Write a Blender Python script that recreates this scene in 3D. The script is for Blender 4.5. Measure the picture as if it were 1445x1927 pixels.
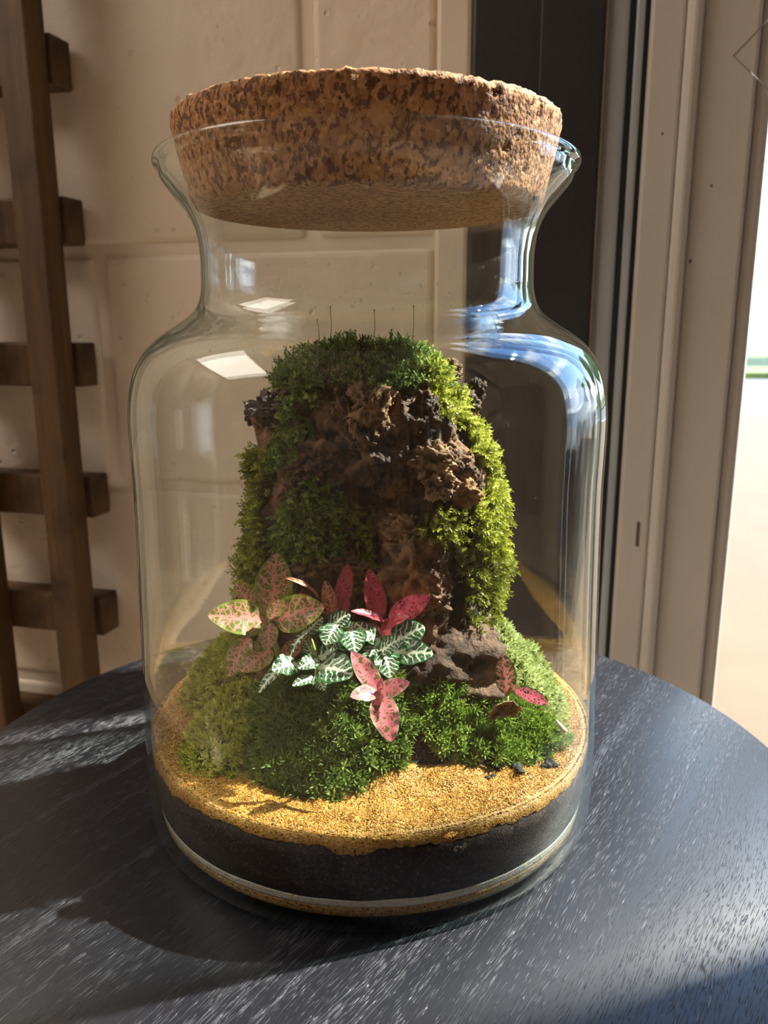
import bpy, bmesh, math, random
import numpy as np
from mathutils import Vector, Matrix, noise as mn

random.seed(7)
rng = np.random.default_rng(7)
for o in list(bpy.data.objects):
    bpy.data.objects.remove(o)
scene = bpy.context.scene
col = scene.collection

# ------------------------------------------------------------------ camera
W, H = 1445, 1927
FPX, PITCH, ROLL, YAW = 1520.7, 0.2265, -0.0025, 0.0183
CAM = np.array([0.0, -0.35, 0.215])
cp, sp, cy_, sy_ = math.cos(PITCH), math.sin(PITCH), math.cos(YAW), math.sin(YAW)
CF = np.array([sy_ * cp, cy_ * cp, -sp])
CR = np.array([cy_, -sy_, 0.0])
CU = np.cross(CR, CF)
cr, sr = math.cos(ROLL), math.sin(ROLL)
CR, CU = cr * CR + sr * CU, -sr * CR + cr * CU
cam_data = bpy.data.cameras.new('camera')
cam = bpy.data.objects.new('camera', cam_data)
col.objects.link(cam)
cam.matrix_world = Matrix(((CR[0], CU[0], -CF[0], CAM[0]), (CR[1], CU[1], -CF[1], CAM[1]),
                           (CR[2], CU[2], -CF[2], CAM[2]), (0, 0, 0, 1)))
cam_data.sensor_fit = 'HORIZONTAL'
cam_data.sensor_width = 36.0
cam_data.lens = 36.0 * FPX / W
cam_data.clip_start = 0.01
cam_data.clip_end = 300
cam_data.dof.use_dof = True
cam_data.dof.focus_distance = 0.315
cam_data.dof.aperture_fstop = cam_data.lens / 1.7      # 1.7 mm pupil
scene.camera = cam

# ------------------------------------------------------------------ light
SUN_AZ, SUN_EL, SUN_STRENGTH = math.radians(72), math.radians(46), 15.0
SKY_STRENGTH = 5.0
world = bpy.data.worlds.new('sky')
scene.world = world
world.use_nodes = True
wt = world.node_tree
wt.nodes.clear()
w_out = wt.nodes.new('ShaderNodeOutputWorld')
w_bg = wt.nodes.new('ShaderNodeBackground')
w_geo = wt.nodes.new('ShaderNodeTexCoord')
w_sep = wt.nodes.new('ShaderNodeSeparateXYZ')
wt.links.new(w_geo.outputs['Generated'], w_sep.inputs[0])
w_ramp = wt.nodes.new('ShaderNodeValToRGB')
w_ramp.color_ramp.elements[0].position = 0.0
w_ramp.color_ramp.elements[0].color = (0.80, 0.88, 0.95, 1)
w_ramp.color_ramp.elements[1].position = 0.7
w_ramp.color_ramp.elements[1].color = (0.13, 0.32, 0.72, 1)
e_ = w_ramp.color_ramp.elements.new(0.25)
e_.color = (0.33, 0.55, 0.88, 1)
wt.links.new(w_sep.outputs[2], w_ramp.inputs[0])
w_map = wt.nodes.new('ShaderNodeMapping')
w_map.inputs['Scale'].default_value = (1.0, 1.0, 2.2)
wt.links.new(w_geo.outputs['Generated'], w_map.inputs[0])
w_noise = wt.nodes.new('ShaderNodeTexNoise')
w_noise.inputs['Scale'].default_value = 2.6
w_noise.inputs['Detail'].default_value = 7
w_noise.inputs['Roughness'].default_value = 0.6
wt.links.new(w_map.outputs[0], w_noise.inputs['Vector'])
w_cr = wt.nodes.new('ShaderNodeValToRGB')
w_cr.color_ramp.elements[0].position = 0.50
w_cr.color_ramp.elements[1].position = 0.66
wt.links.new(w_noise.outputs[0], w_cr.inputs[0])
w_mix = wt.nodes.new('ShaderNodeMix')
w_mix.data_type = 'RGBA'
w_mix.inputs[7].default_value = (1.35, 1.33, 1.28, 1)
wt.links.new(w_cr.outputs[0], w_mix.inputs[0])
wt.links.new(w_ramp.outputs[0], w_mix.inputs[6])
wt.links.new(w_mix.outputs[2], w_bg.inputs[0])
w_bg.inputs[1].default_value = SKY_STRENGTH
wt.links.new(w_bg.outputs[0], w_out.inputs[0])

sun_data = bpy.data.lights.new('sun', 'SUN')
sun_data.energy = SUN_STRENGTH
sun_data.angle = math.radians(0.9)
sun_data.color = (1.0, 0.92, 0.78)
sun = bpy.data.objects.new('sun', sun_data)
col.objects.link(sun)
sun_dir = Vector((math.sin(SUN_AZ) * math.cos(SUN_EL), math.cos(SUN_AZ) * math.cos(SUN_EL), math.sin(SUN_EL)))
sun.rotation_euler = sun_dir.to_track_quat('Z', 'Y').to_euler()
sun.location = (4, 3, 4)

scene.view_settings.view_transform = 'Standard'
scene.view_settings.look = 'None'
scene.view_settings.gamma = 1.0
scene.view_settings.use_curve_mapping = False
scene.view_settings.exposure = 0.9
scene.cycles.max_bounces = 10
scene.cycles.diffuse_bounces = 5
scene.cycles.glossy_bounces = 5
scene.cycles.transmission_bounces = 8
scene.cycles.transparent_max_bounces = 32
scene.cycles.sample_clamp_indirect = 6.0
scene.cycles.use_denoising = True


# ------------------------------------------------------------------ helpers
def ray(x, y):
    d = CF * FPX + CR * (x - W / 2) - CU * (y - H / 2)
    return d / np.linalg.norm(d)


def at(x, y, Y):
    """pixel -> point on the plane y = Y (inside the jar)"""
    d = ray(x, y)
    return CAM + d * ((Y - CAM[1]) / d[1])


def link(o, parent=None):
    col.objects.link(o)
    if parent is not None:
        o.parent = parent
    return o


def make(name, verts, faces, mat, parent=None, smooth=True, uvs=None, attrs=None):
    me = bpy.data.meshes.new(name)
    me.from_pydata([tuple(v) for v in verts], [], [tuple(f) for f in faces])
    if smooth:
        me.polygons.foreach_set('use_smooth', [True] * len(me.polygons))
    if uvs is not None:
        ul = me.uv_layers.new(name='UVMap')
        idx = np.zeros(len(me.loops), dtype=np.int32)
        me.loops.foreach_get('vertex_index', idx)
        ul.data.foreach_set('uv', np.asarray(uvs, dtype=np.float32)[idx].ravel())
    for k, v in (attrs or {}).items():
        a = me.attributes.new(k, 'FLOAT', 'POINT')
        a.data.foreach_set('value', np.asarray(v, dtype=np.float32))
    me.materials.append(mat)
    me.update()
    return link(bpy.data.objects.new(name, me), parent)


def make_tris(name, V, T, mat, parent=None, attrs=None, smooth=False):
    """fast numpy triangle soup"""
    V = np.ascontiguousarray(V, dtype=np.float32)
    T = np.ascontiguousarray(T, dtype=np.int32)
    me = bpy.data.meshes.new(name)
    me.vertices.add(len(V))
    me.vertices.foreach_set('co', V.ravel())
    me.loops.add(T.size)
    me.loops.foreach_set('vertex_index', T.ravel())
    me.polygons.add(len(T))
    me.polygons.foreach_set('loop_start', np.arange(0, T.size, 3, dtype=np.int32))
    if smooth:
        me.polygons.foreach_set('use_smooth', np.ones(len(T), dtype=bool))
    for k, v in (attrs or {}).items():
        a = me.attributes.new(k, 'FLOAT', 'POINT')
        a.data.foreach_set('value', np.asarray(v, dtype=np.float32))
    me.materials.append(mat)
    me.update(calc_edges=True)
    me.validate()
    return link(bpy.data.objects.new(name, me), parent)


def tag(o, label, cat=None, group=None, kind=None):
    o['label'] = label
    if cat:
        o['category'] = cat
    if group:
        o['group'] = group
    if kind:
        o['kind'] = kind
    return o


def empty(name, loc=(0, 0, 0)):
    e = bpy.data.objects.new(name, None)
    e.location = loc
    e.empty_display_size = 0.01
    return link(e)


def bevel_box_mesh(name, sx, sy, sz, bev=0.003, seg=2):
    bm = bmesh.new()
    bmesh.ops.create_cube(bm, size=1.0)
    bmesh.ops.scale(bm, vec=(sx, sy, sz), verts=bm.verts)
    if bev > 0:
        bmesh.ops.bevel(bm, geom=list(bm.edges), offset=bev, segments=seg, affect='EDGES', profile=0.5)
    me = bpy.data.meshes.new(name)
    bm.to_mesh(me)
    bm.free()
    return me


# room axes: s along the block wall (to the right), n into the room, z up
WP = np.array([-0.1768, 0.4360])
WA = math.radians(15.75)
WD = np.array([math.cos(WA), -math.sin(WA)])
WN = np.array([-math.sin(WA), -math.cos(WA)])
FLOOR_Z = -0.55


def rw(s, n, z):
    p = WP + s * WD + n * WN
    return (p[0], p[1], z)


def wallpx(x, y, n):
    d = ray(x, y)
    q = WP + n * WN - CAM[:2]
    t = (q @ WN) / (d[:2] @ WN)
    P = CAM + t * d
    return (P[:2] - WP) @ WD, P[2]


def room_box(name, s0, s1, n0, n1, z0, z1, mat, parent=None, bev=0.002, seg=2):
    """box aligned with the room"""
    me = bevel_box_mesh(name, abs(s1 - s0), abs(n1 - n0), abs(z1 - z0), bev, seg)
    me.materials.append(mat)
    o = bpy.data.objects.new(name, me)
    c = rw((s0 + s1) / 2, (n0 + n1) / 2, (z0 + z1) / 2)
    o.location = c
    o.rotation_euler = (0, 0, -WA)
    return link(o, parent)


def lathe(name, prof, mat, parent=None, seg=128, closed=False):
    prof = list(prof)
    V, F = [], []
    n = len(prof)
    ring = []
    for (r, z) in prof:
        if r < 1e-7:
            ring.append([len(V)])
            V.append((0, 0, z))
        else:
            ring.append(list(range(len(V), len(V) + seg)))
            for k in range(seg):
                a = 2 * math.pi * k / seg
                V.append((r * math.cos(a), r * math.sin(a), z))
    pairs = [(i, i + 1) for i in range(n - 1)] + ([(n - 1, 0)] if closed else [])
    for i, j in pairs:
        A, B = ring[i], ring[j]
        if len(A) == 1 and len(B) == 1:
            continue
        for k in range(seg):
            k2 = (k + 1) % seg
            if len(A) == 1:
                F.append((A[0], B[k2], B[k]))
            elif len(B) == 1:
                F.append((A[k], A[k2], B[0]))
            else:
                F.append((A[k], A[k2], B[k2], B[k]))
    return make(name, V, F, mat, parent)


def tube(pts, radii, seg=6):
    """verts, faces of a tapered tube"""
    pts = [Vector(p) for p in pts]
    V, F = [], []
    for i, p in enumerate(pts):
        t = (pts[min(i + 1, len(pts) - 1)] - pts[max(i - 1, 0)]).normalized()
        a = t.orthogonal().normalized()
        b = t.cross(a)
        for k in range(seg):
            an = 2 * math.pi * k / seg
            V.append(p + (a * math.cos(an) + b * math.sin(an)) * radii[i])
    for i in range(len(pts) - 1):
        for k in range(seg):
            k2 = (k + 1) % seg
            F.append((i * seg + k, i * seg + k2, (i + 1) * seg + k2, (i + 1) * seg + k))
    F.append(tuple(range(seg))[::-1])
    F.append(tuple(range((len(pts) - 1) * seg, len(pts) * seg)))
    return V, F


def sstep(a, b, x):
    t = min(1.0, max(0.0, (x - a) / (b - a)))
    return t * t * (3 - 2 * t)


# ------------------------------------------------------------------ materials
class N:
    """tiny node-graph writer"""

    def __init__(self, name):
        self.m = bpy.data.materials.new(name)
        self.m.use_nodes = True
        self.t = self.m.node_tree
        self.t.nodes.clear()
        self.out = self.t.nodes.new('ShaderNodeOutputMaterial')

    def n(self, typ, **kw):
        nd = self.t.nodes.new('ShaderNode' + typ)
        for k, v in kw.items():
            if hasattr(nd, k) and k not in ('Color',):
                try:
                    setattr(nd, k, v)
                    continue
                except Exception:
                    pass
            self.set(nd, k, v)
        return nd

    def set(self, nd, k, v):
        s = nd.inputs[k]
        if isinstance(v, bpy.types.NodeSocket):
            self.t.links.new(v, s)
        elif isinstance(v, (tuple, list)) and len(v) == 3 and s.type == 'RGBA':
            s.default_value = (*v, 1)
        else:
            s.default_value = v

    def coord(self, kind='Object', scale=None):
        c = self.n('TexCoord').outputs[kind]
        if scale is not None:
            m = self.n('Mapping')
            self.set(m, 'Vector', c)
            m.inputs['Scale'].default_value = scale
            c = m.outputs[0]
        return c

    def noise(self, vec, scale, detail=4, rough=0.55, dist=0.0):
        nd = self.n('TexNoise')
        self.set(nd, 'Vector', vec)
        nd.inputs['Scale'].default_value = scale
        nd.inputs['Detail'].default_value = detail
        nd.inputs['Roughness'].default_value = rough
        nd.inputs['Distortion'].default_value = dist
        return nd.outputs[0]

    def voro(self, vec, scale, feature='F1', out=0, rnd=1.0):
        nd = self.n('TexVoronoi')
        nd.feature = feature
        self.set(nd, 'Vector', vec)
        nd.inputs['Scale'].default_value = scale
        nd.inputs['Randomness'].default_value = rnd
        return nd.outputs[out]

    def ramp(self, fac, stops, interp='LINEAR'):
        nd = self.n('ValToRGB')
        nd.color_ramp.interpolation = interp
        el = nd.color_ramp.elements
        while len(el) < len(stops):
            el.new(0.5)
        for e, (p, c) in zip(el, stops):
            e.position = p
            e.color = (*c, 1) if len(c) == 3 else c
        self.set(nd, 'Fac', fac)
        return nd.outputs[0]

    def math(self, op, a, b=0.0, c=None, clamp=False):
        nd = self.n('Math')
        nd.operation = op
        nd.use_clamp = clamp
        self.set(nd, 0, a)
        self.set(nd, 1, b)
        if c is not None:
            self.set(nd, 2, c)
        return nd.outputs[0]

    def mix(self, fac, a, b, blend='MIX'):
        nd = self.n('Mix')
        nd.data_type = 'RGBA'
        nd.blend_type = blend
        for k, v in ((0, fac), (6, a), (7, b)):
            self.set(nd, k, v)
        return nd.outputs[2]

    def attr(self, name, out='Fac'):
        nd = self.n('Attribute')
        nd.attribute_name = name
        return nd.outputs[out]

    def bump(self, h, strength=0.5, dist=0.001, normal=None):
        nd = self.n('Bump')
        self.set(nd, 'Height', h)
        nd.inputs['Strength'].default_value = strength
        nd.inputs['Distance'].default_value = dist
        if normal is not None:
            self.set(nd, 'Normal', normal)
        return nd.outputs[0]

    def bsdf(self, color, rough=0.5, normal=None, **kw):
        nd = self.n('BsdfPrincipled')
        self.set(nd, 'Base Color', color)
        self.set(nd, 'Roughness', rough)
        if normal is not None:
            self.set(nd, 'Normal', normal)
        for k, v in kw.items():
            self.set(nd, k.replace('_', ' '), v)
        return nd.outputs[0]

    def done(self, shader):
        self.t.links.new(shader, self.out.inputs['Surface'])
        return self.m


def mat_plain(name, color, rough=0.6, var=0.12, scale=8.0, bump=0.0, **kw):
    g = N(name)
    c = g.coord()
    f = g.noise(c, scale, 5)
    lo = tuple(x * (1 - var) for x in color)
    hi = tuple(min(1, x * (1 + var)) for x in color)
    colr = g.ramp(f, [(0.3, lo), (0.7, hi)])
    nrm = g.bump(g.noise(c, scale * 12, 3), bump, 0.001) if bump else None
    return g.done(g.bsdf(colr, rough, nrm, **kw))


def mat_glass(name, tint=(0.985, 0.995, 0.99), absorb=None, density=0.0, f0=0.04):
    """clear glass: straight transmission plus mirror reflection after Schlick"""
    g = N(name)
    lw = g.n('LayerWeight')
    lw.inputs['Blend'].default_value = 0.5
    f = g.math('POWER', lw.outputs['Facing'], 5.0)
    fr = g.math('MULTIPLY_ADD', f, 1.0 - f0, f0)
    tr = g.n('BsdfTransparent')
    g.set(tr, 'Color', tint)
    gl = g.n('BsdfGlossy')
    gl.inputs['Roughness'].default_value = 0.0
    gl.inputs['Color'].default_value = (1, 1, 1, 1)
    mx = g.n('MixShader')
    g.set(mx, 0, fr)
    g.t.links.new(tr.outputs[0], mx.inputs[1])
    g.t.links.new(gl.outputs[0], mx.inputs[2])
    if absorb:
        va = g.n('VolumeAbsorption')
        g.set(va, 'Color', absorb)
        va.inputs['Density'].default_value = density
        g.t.links.new(va.outputs[0], g.out.inputs['Volume'])
    return g.done(mx.outputs[0])


M = {}

# painted blockwork
g = N('painted_block')
c = g.coord()
n1 = g.noise(c, 6, 4)
pits = g.voro(c, 85, 'F1')
pit = g.ramp(pits, [(0.10, (0, 0, 0)), (0.24, (1, 1, 1))])
big = g.noise(c, 34, 5, 0.6)
keep = g.ramp(big, [(0.52, (1, 1, 1)), (0.60, (0, 0, 0))])
pit2 = g.mix(keep, pit, (1, 1, 1))
hgt = g.math('ADD', g.math('MULTIPLY', big, 0.9), g.math('MULTIPLY', pit2, 0.55))
nr = g.bump(hgt, 0.75, 0.004)
M['block'] = g.done(g.bsdf(g.ramp(n1, [(0.3, (0.70, 0.60, 0.495)), (0.7, (0.77, 0.665, 0.55))]), 0.55, nr))
M['mortar'] = mat_plain('painted_mortar', (0.74, 0.635, 0.52), 0.6, 0.05, 20, 0.3)
M['plaster'] = mat_plain('cream_plaster', (0.71, 0.61, 0.50), 0.6, 0.05, 5, 0.1)
M['ceiling'] = mat_plain('ceiling_paint', (0.78, 0.74, 0.68), 0.8, 0.03, 3)
M['side_wall'] = mat_plain('brown_wall_paint', (0.34, 0.26, 0.20), 0.8, 0.05, 3)
M['floor'] = mat_plain('shop_floor', (0.42, 0.33, 0.24), 0.45, 0.15, 5)
M['anthracite'] = mat_plain('anthracite_coating', (0.012, 0.0135, 0.018), 0.5, 0.08, 30, 0.05)
M['grey_metal'] = mat_plain('grey_aluminium', (0.46, 0.51, 0.57), 0.32, 0.06, 20, 0.05, Metallic=0.3)  # lighter blue-grey puts the sky's reflection on the nosing into its colour
M['gasket'] = mat_plain('rubber_gasket', (0.035, 0.038, 0.045), 0.5, 0.05, 20)
M['upvc'] = mat_plain('white_upvc', (0.52, 0.485, 0.45), 0.35, 0.03, 8, 0.02)
M['scuff'] = mat_plain('scuff_mark', (0.10, 0.07, 0.05), 0.6, 0.2, 90)
M['window_glass'] = mat_glass('window_glass', (0.97, 0.985, 0.98))

# ladder timber
g = N('stained_timber')
c = g.coord('Object', (1.0, 1.0, 1.0))
grain = g.noise(g.coord('Object', (90, 90, 6)), 1.0, 6, 0.6, 0.4)
knots = g.noise(c, 22, 3, 0.5)
colr = g.ramp(grain, [(0.25, (0.045, 0.021, 0.007)), (0.55, (0.10, 0.050, 0.017)), (0.8, (0.17, 0.092, 0.033))])
colr = g.mix(g.ramp(knots, [(0.55, (0, 0, 0)), (0.72, (1, 1, 1))]), colr, (0.035, 0.016, 0.007))
M['timber'] = g.done(g.bsdf(colr, 0.6, g.bump(grain, 0.3, 0.001)))

# table: black laminate with embossed wood pores
g = N('black_ash_laminate')
tc = g.n('TexCoord').outputs['Object']
rot = g.n('Mapping')
g.set(rot, 'Vector', tc)
rot.inputs['Rotation'].default_value = (0, 0, -math.radians(56))
wob = g.noise(rot.outputs[0], 5.0, 2)
wv = g.n('CombineXYZ')
g.set(wv, 1, g.math('MULTIPLY', g.math('SUBTRACT', wob, 0.5), 0.022))
add = g.n('VectorMath')
add.operation = 'ADD'
g.set(add, 0, rot.outputs[0])
g.set(add, 1, wv.outputs[0])
st = g.n('Mapping')
g.set(st, 'Vector', add.outputs[0])
st.inputs['Scale'].default_value = (130, 2300, 1)
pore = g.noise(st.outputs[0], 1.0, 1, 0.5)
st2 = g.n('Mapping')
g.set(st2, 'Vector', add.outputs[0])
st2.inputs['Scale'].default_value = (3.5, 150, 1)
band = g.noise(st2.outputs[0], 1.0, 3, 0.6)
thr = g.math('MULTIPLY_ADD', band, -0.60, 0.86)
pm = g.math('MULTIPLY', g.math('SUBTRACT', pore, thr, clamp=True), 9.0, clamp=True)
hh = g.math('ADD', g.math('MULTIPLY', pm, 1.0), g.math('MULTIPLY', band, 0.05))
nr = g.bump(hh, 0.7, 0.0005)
colr = g.mix(pm, (0.0060, 0.0070, 0.0115), (0.050, 0.054, 0.070))  # lighter pores: glints of window light put into the colour
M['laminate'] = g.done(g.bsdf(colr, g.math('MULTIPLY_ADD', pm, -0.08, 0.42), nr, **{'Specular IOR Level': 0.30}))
M['table_leg'] = mat_plain('black_leg', (0.012, 0.012, 0.016), 0.4, 0.1, 20)

# cork
g = N('cork')
c = g.coord()
gr = g.voro(c, 620, 'F1', 1)
grn = g.n('SeparateColor')
g.set(grn, 0, gr)
warp = g.noise(c, 160, 3)
base = g.ramp(grn.outputs[0], [(0.0, (0.30, 0.13, 0.046)), (0.5, (0.42, 0.20, 0.075)), (1.0, (0.54, 0.29, 0.125))])
spk = g.noise(g.coord('Object', (1, 1, 0.65)), 520, 3, 0.6)
spk2 = g.noise(c, 200, 2, 0.5)
dark = g.ramp(g.math('MULTIPLY_ADD', spk2, 0.35, spk), [(0.70, (0, 0, 0)), (0.77, (1, 1, 1))])
colr = g.mix(dark, base, (0.12, 0.042, 0.016))
colr = g.mix(g.ramp(warp, [(0.35, (0, 0, 0)), (0.75, (0.35, 0.35, 0.35))]), colr, (0.27, 0.115, 0.04))
hh = g.math('SUBTRACT', g.math('MULTIPLY', g.voro(c, 620), -0.4), g.math('MULTIPLY', dark, 0.8))
M['cork'] = g.done(g.bsdf(colr, 0.75, g.bump(hh, 0.7, 0.0012)))

M['jar_glass'] = mat_glass('jar_glass', (0.992, 0.997, 0.994), (0.38, 0.66, 0.58), 24.0)
M['droplet'] = mat_glass('water_droplet', (0.95, 0.96, 0.96), None, 0, 0.06)


def mat_grain(name, stops, scale, rough, bump=0.8, spec=0.5, sss=0.0, dark=None):
    g = N(name)
    c = g.coord()
    cell = g.n('SeparateColor')
    g.set(cell, 0, g.voro(c, scale, 'F1', 1))
    colr = g.ramp(cell.outputs[0], stops)
    colr = g.mix(g.ramp(g.noise(c, scale * 0.12, 3), [(0.4, (0, 0, 0)), (0.7, (0.5, 0.5, 0.5))]), colr, stops[0][1])
    if dark:
        dk = g.ramp(cell.outputs[1], [(dark[0], (0, 0, 0)), (dark[0] + 0.02, (1, 1, 1))])
        colr = g.mix(dk, colr, dark[1])
    nr = g.bump(g.math('MULTIPLY', g.voro(c, scale), -1.0), bump, 0.0008)
    kw = {}
    sh = g.bsdf(colr, rough, nr, **{'Specular IOR Level': spec})
    return g.done(sh)


GOLD = [(0.0, (0.30, 0.125, 0.013)), (0.4, (0.44, 0.21, 0.030)), (0.8, (0.55, 0.31, 0.065)), (1.0, (0.68, 0.46, 0.16))]
M['gold_sand'] = mat_grain('gold_sand', GOLD, 1400, 0.45, bump=0.4, dark=(0.93, (0.06, 0.03, 0.012)))
M['tan_sand'] = mat_grain('tan_sand', [(0, (0.34, 0.17, 0.045)), (0.6, (0.54, 0.31, 0.09)), (1, (0.66, 0.45, 0.18))], 1500, 0.5, bump=0.4,
                          dark=(0.88, (0.07, 0.035, 0.015)))
M['white_sand'] = mat_grain('white_sand', [(0, (0.66, 0.61, 0.56)), (0.6, (0.82, 0.77, 0.72)), (1, (0.95, 0.92, 0.88))], 1400, 0.35, bump=0.4)
M['soil'] = mat_grain('dark_soil', [(0, (0.012, 0.006, 0.005)), (0.6, (0.026, 0.014, 0.010)), (0.9, (0.05, 0.026, 0.017)), (1, (0.16, 0.09, 0.05))],
                      1500, 0.8, bump=0.35)
g = N('sand_grain')
tn = g.attr('tint')
colr = g.ramp(tn, [(0.0, (0.05, 0.025, 0.01)), (0.035, (0.06, 0.03, 0.012)), (0.05, GOLD[0][1]), (0.45, (0.46, 0.225, 0.036)), (0.8, (0.58, 0.33, 0.075)),
                   (1.0, (0.78, 0.58, 0.26))])
sh = g.bsdf(colr, 0.22)
tl = g.n('BsdfTranslucent')
g.set(tl, 'Color', colr)
mx = g.n('MixShader')
mx.inputs[0].default_value = 0.3
g.t.links.new(sh, mx.inputs[1])
g.t.links.new(tl.outputs[0], mx.inputs[2])
M['sand_grain'] = g.done(mx.outputs[0])

# bark
def mat_bark(name, lo, mid, hi, rough=0.6, coat=0.0, scale=1.0):
    g = N(name)
    c = g.coord()
    r = g.attr('ridge')
    nz = g.noise(c, 130 * scale, 6, 0.65, 0.5)
    nz2 = g.noise(c, 38 * scale, 4, 0.6)
    f = g.math('ADD', g.math('MULTIPLY_ADD', r, 0.35, -0.18), g.math('MULTIPLY_ADD', nz2, 0.6, g.math('MULTIPLY', nz, 0.5)))
    colr = g.ramp(f, [(0.42, lo), (0.56, mid), (0.74, hi)])
    fine = g.noise(c, 420 * scale, 5, 0.7)
    nr = g.bump(g.math('ADD', g.math('MULTIPLY', nz, 1.0), g.math('MULTIPLY', fine, 0.5)), 1.0, 0.0035)
    return g.done(g.bsdf(colr, rough, nr, **{'Coat Weight': coat, 'Coat Roughness': 0.06}))


M['bark'] = mat_bark('dark_bark', (0.010, 0.005, 0.0035), (0.055, 0.025, 0.012), (0.30, 0.155, 0.068), 0.55)
M['bark_tan'] = mat_bark('tan_bark', (0.05, 0.024, 0.011), (0.20, 0.10, 0.042), (0.48, 0.29, 0.14), 0.6)
M['bark_orange'] = mat_bark('orange_bark', (0.07, 0.028, 0.009), (0.26, 0.115, 0.035), (0.46, 0.24, 0.09), 0.6)
M['bark_wet'] = mat_bark('wet_bark', (0.012, 0.006, 0.004), (0.03, 0.014, 0.009), (0.075, 0.036, 0.02), 0.3, 1.0)
M['rock'] = mat_bark('brown_rock', (0.016, 0.008, 0.005), (0.078, 0.039, 0.022), (0.24, 0.135, 0.078), 0.7, 0, 1.3)


def mat_moss(name, lo, mid, hi, trans=0.35):
    g = N(name)
    tn = g.attr('tint')
    tp = g.attr('tip')
    f = g.math('ADD', g.math('MULTIPLY', tn, 0.65), g.math('MULTIPLY', tp, 0.35))
    colr = g.ramp(f, [(0.12, lo), (0.5, mid), (0.92, hi)])
    a = g.bsdf(colr, 0.5, **{'Specular IOR Level': 0.3})
    t = g.n('BsdfTranslucent')
    g.set(t, 'Color', colr)
    mx = g.n('MixShader')
    mx.inputs[0].default_value = trans
    g.t.links.new(a, mx.inputs[1])
    g.t.links.new(t.outputs[0], mx.inputs[2])
    return g.done(mx.outputs[0])


M['moss_dark'] = mat_moss('deep_green_moss', (0.040, 0.075, 0.012), (0.115, 0.19, 0.030), (0.34, 0.44, 0.10))
M['moss_mid'] = mat_moss('bright_green_moss', (0.065, 0.115, 0.014), (0.19, 0.30, 0.035), (0.48, 0.58, 0.13))
M['moss_yellow'] = mat_moss('yellow_green_moss', (0.22, 0.22, 0.022), (0.46, 0.47, 0.07), (0.76, 0.76, 0.27))
M['moss_pale'] = mat_moss('pale_green_moss', (0.24, 0.28, 0.09), (0.42, 0.49, 0.18), (0.68, 0.74, 0.38))
M['moss_trunk'] = mat_moss('feathery_moss', (0.075, 0.090, 0.009), (0.21, 0.24, 0.022), (0.52, 0.54, 0.085))
M['moss_lime'] = mat_moss('lime_moss', (0.14, 0.16, 0.012), (0.36, 0.40, 0.035), (0.74, 0.74, 0.16))
M['moss_bed'] = mat_plain('moss_bed', (0.030, 0.042, 0.010), 0.9, 0.4, 150, 0.5)
M['moss_bed_pale'] = mat_plain('pale_moss_bed', (0.15, 0.18, 0.05), 0.9, 0.3, 150, 0.5)


def mat_leaf(name, base, vein, margin, cells=15.0, net=0.055, rib=0.05, side=0.16, nside=6.0, gloss=0.32):
    """leaf with midrib, side veins and a fine net; UV: x along the leaf, y across"""
    g = N(name)
    uv = g.n('TexCoord').outputs['UV']
    nz = g.n('TexNoise')
    g.set(nz, 'Vector', uv)
    nz.inputs['Scale'].default_value = 7.0
    nz.inputs['Detail'].default_value = 2
    mixv = g.n('Mix')
    mixv.data_type = 'RGBA'
    mixv.blend_type = 'LINEAR_LIGHT'
    mixv.inputs[0].default_value = 0.085
    g.set(mixv, 6, uv)
    g.set(mixv, 7, nz.outputs['Color'])
    sx = g.n('SeparateXYZ')
    g.set(sx, 0, mixv.outputs[2])
    u = sx.outputs[0]
    v = g.math('ABSOLUTE', g.math('SUBTRACT', sx.outputs[1], 0.5))
    # midrib
    ribw = g.math('MULTIPLY_ADD', u, -rib * 0.8, rib)
    m1 = g.math('SUBTRACT', 1.0, g.math('DIVIDE', v, ribw), clamp=True)
    m1 = g.math('MULTIPLY', m1, 3.0, clamp=True)
    # side veins
    ph = g.math('MULTIPLY', g.math('SUBTRACT', u, g.math('MULTIPLY', v, 0.75)), nside)
    tri = g.math('ABSOLUTE', g.math('SUBTRACT', g.math('FRACT', ph), 0.5))
    wid = g.math('MULTIPLY_ADD', v, -side * 1.4, side)
    m2 = g.math('MULTIPLY', g.math('SUBTRACT', wid, tri), 12.0, clamp=True)
    # net
    vd = g.n('TexVoronoi')
    vd.feature = 'DISTANCE_TO_EDGE'
    mp = g.n('Mapping')
    mp.inputs['Scale'].default_value = (0.8, 1.0, 1)
    g.set(mp, 'Vector', mixv.outputs[2])
    g.set(vd, 'Vector', mp.outputs[0])
    vd.inputs['Scale'].default_value = cells
    m3 = g.math('MULTIPLY', g.math('SUBTRACT', net, vd.outputs[0]), 22.0, clamp=True)
    msk = g.math('MAXIMUM', m1, g.math('MAXIMUM', m2, m3))
    su = g.n('SeparateXYZ')
    g.set(su, 0, uv)
    edge = g.attr('edge')
    keep = g.ramp(edge, [(0.80, (1, 1, 1)), (0.93, (0, 0, 0))])
    msk = g.math('MULTIPLY', msk, keep)
    bcol = g.mix(g.ramp(edge, [(0.75, (0, 0, 0)), (0.95, (1, 1, 1))]), base, margin)
    colr = g.mix(msk, bcol, vein)
    nr = g.bump(msk, -0.5, 0.0004)
    a = g.bsdf(colr, gloss, nr)
    t = g.n('BsdfTranslucent')
    g.set(t, 'Color', colr)
    mx = g.n('MixShader')
    mx.inputs[0].default_value = 0.22
    g.t.links.new(a, mx.inputs[1])
    g.t.links.new(t.outputs[0], mx.inputs[2])
    return g.done(mx.outputs[0])


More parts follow.
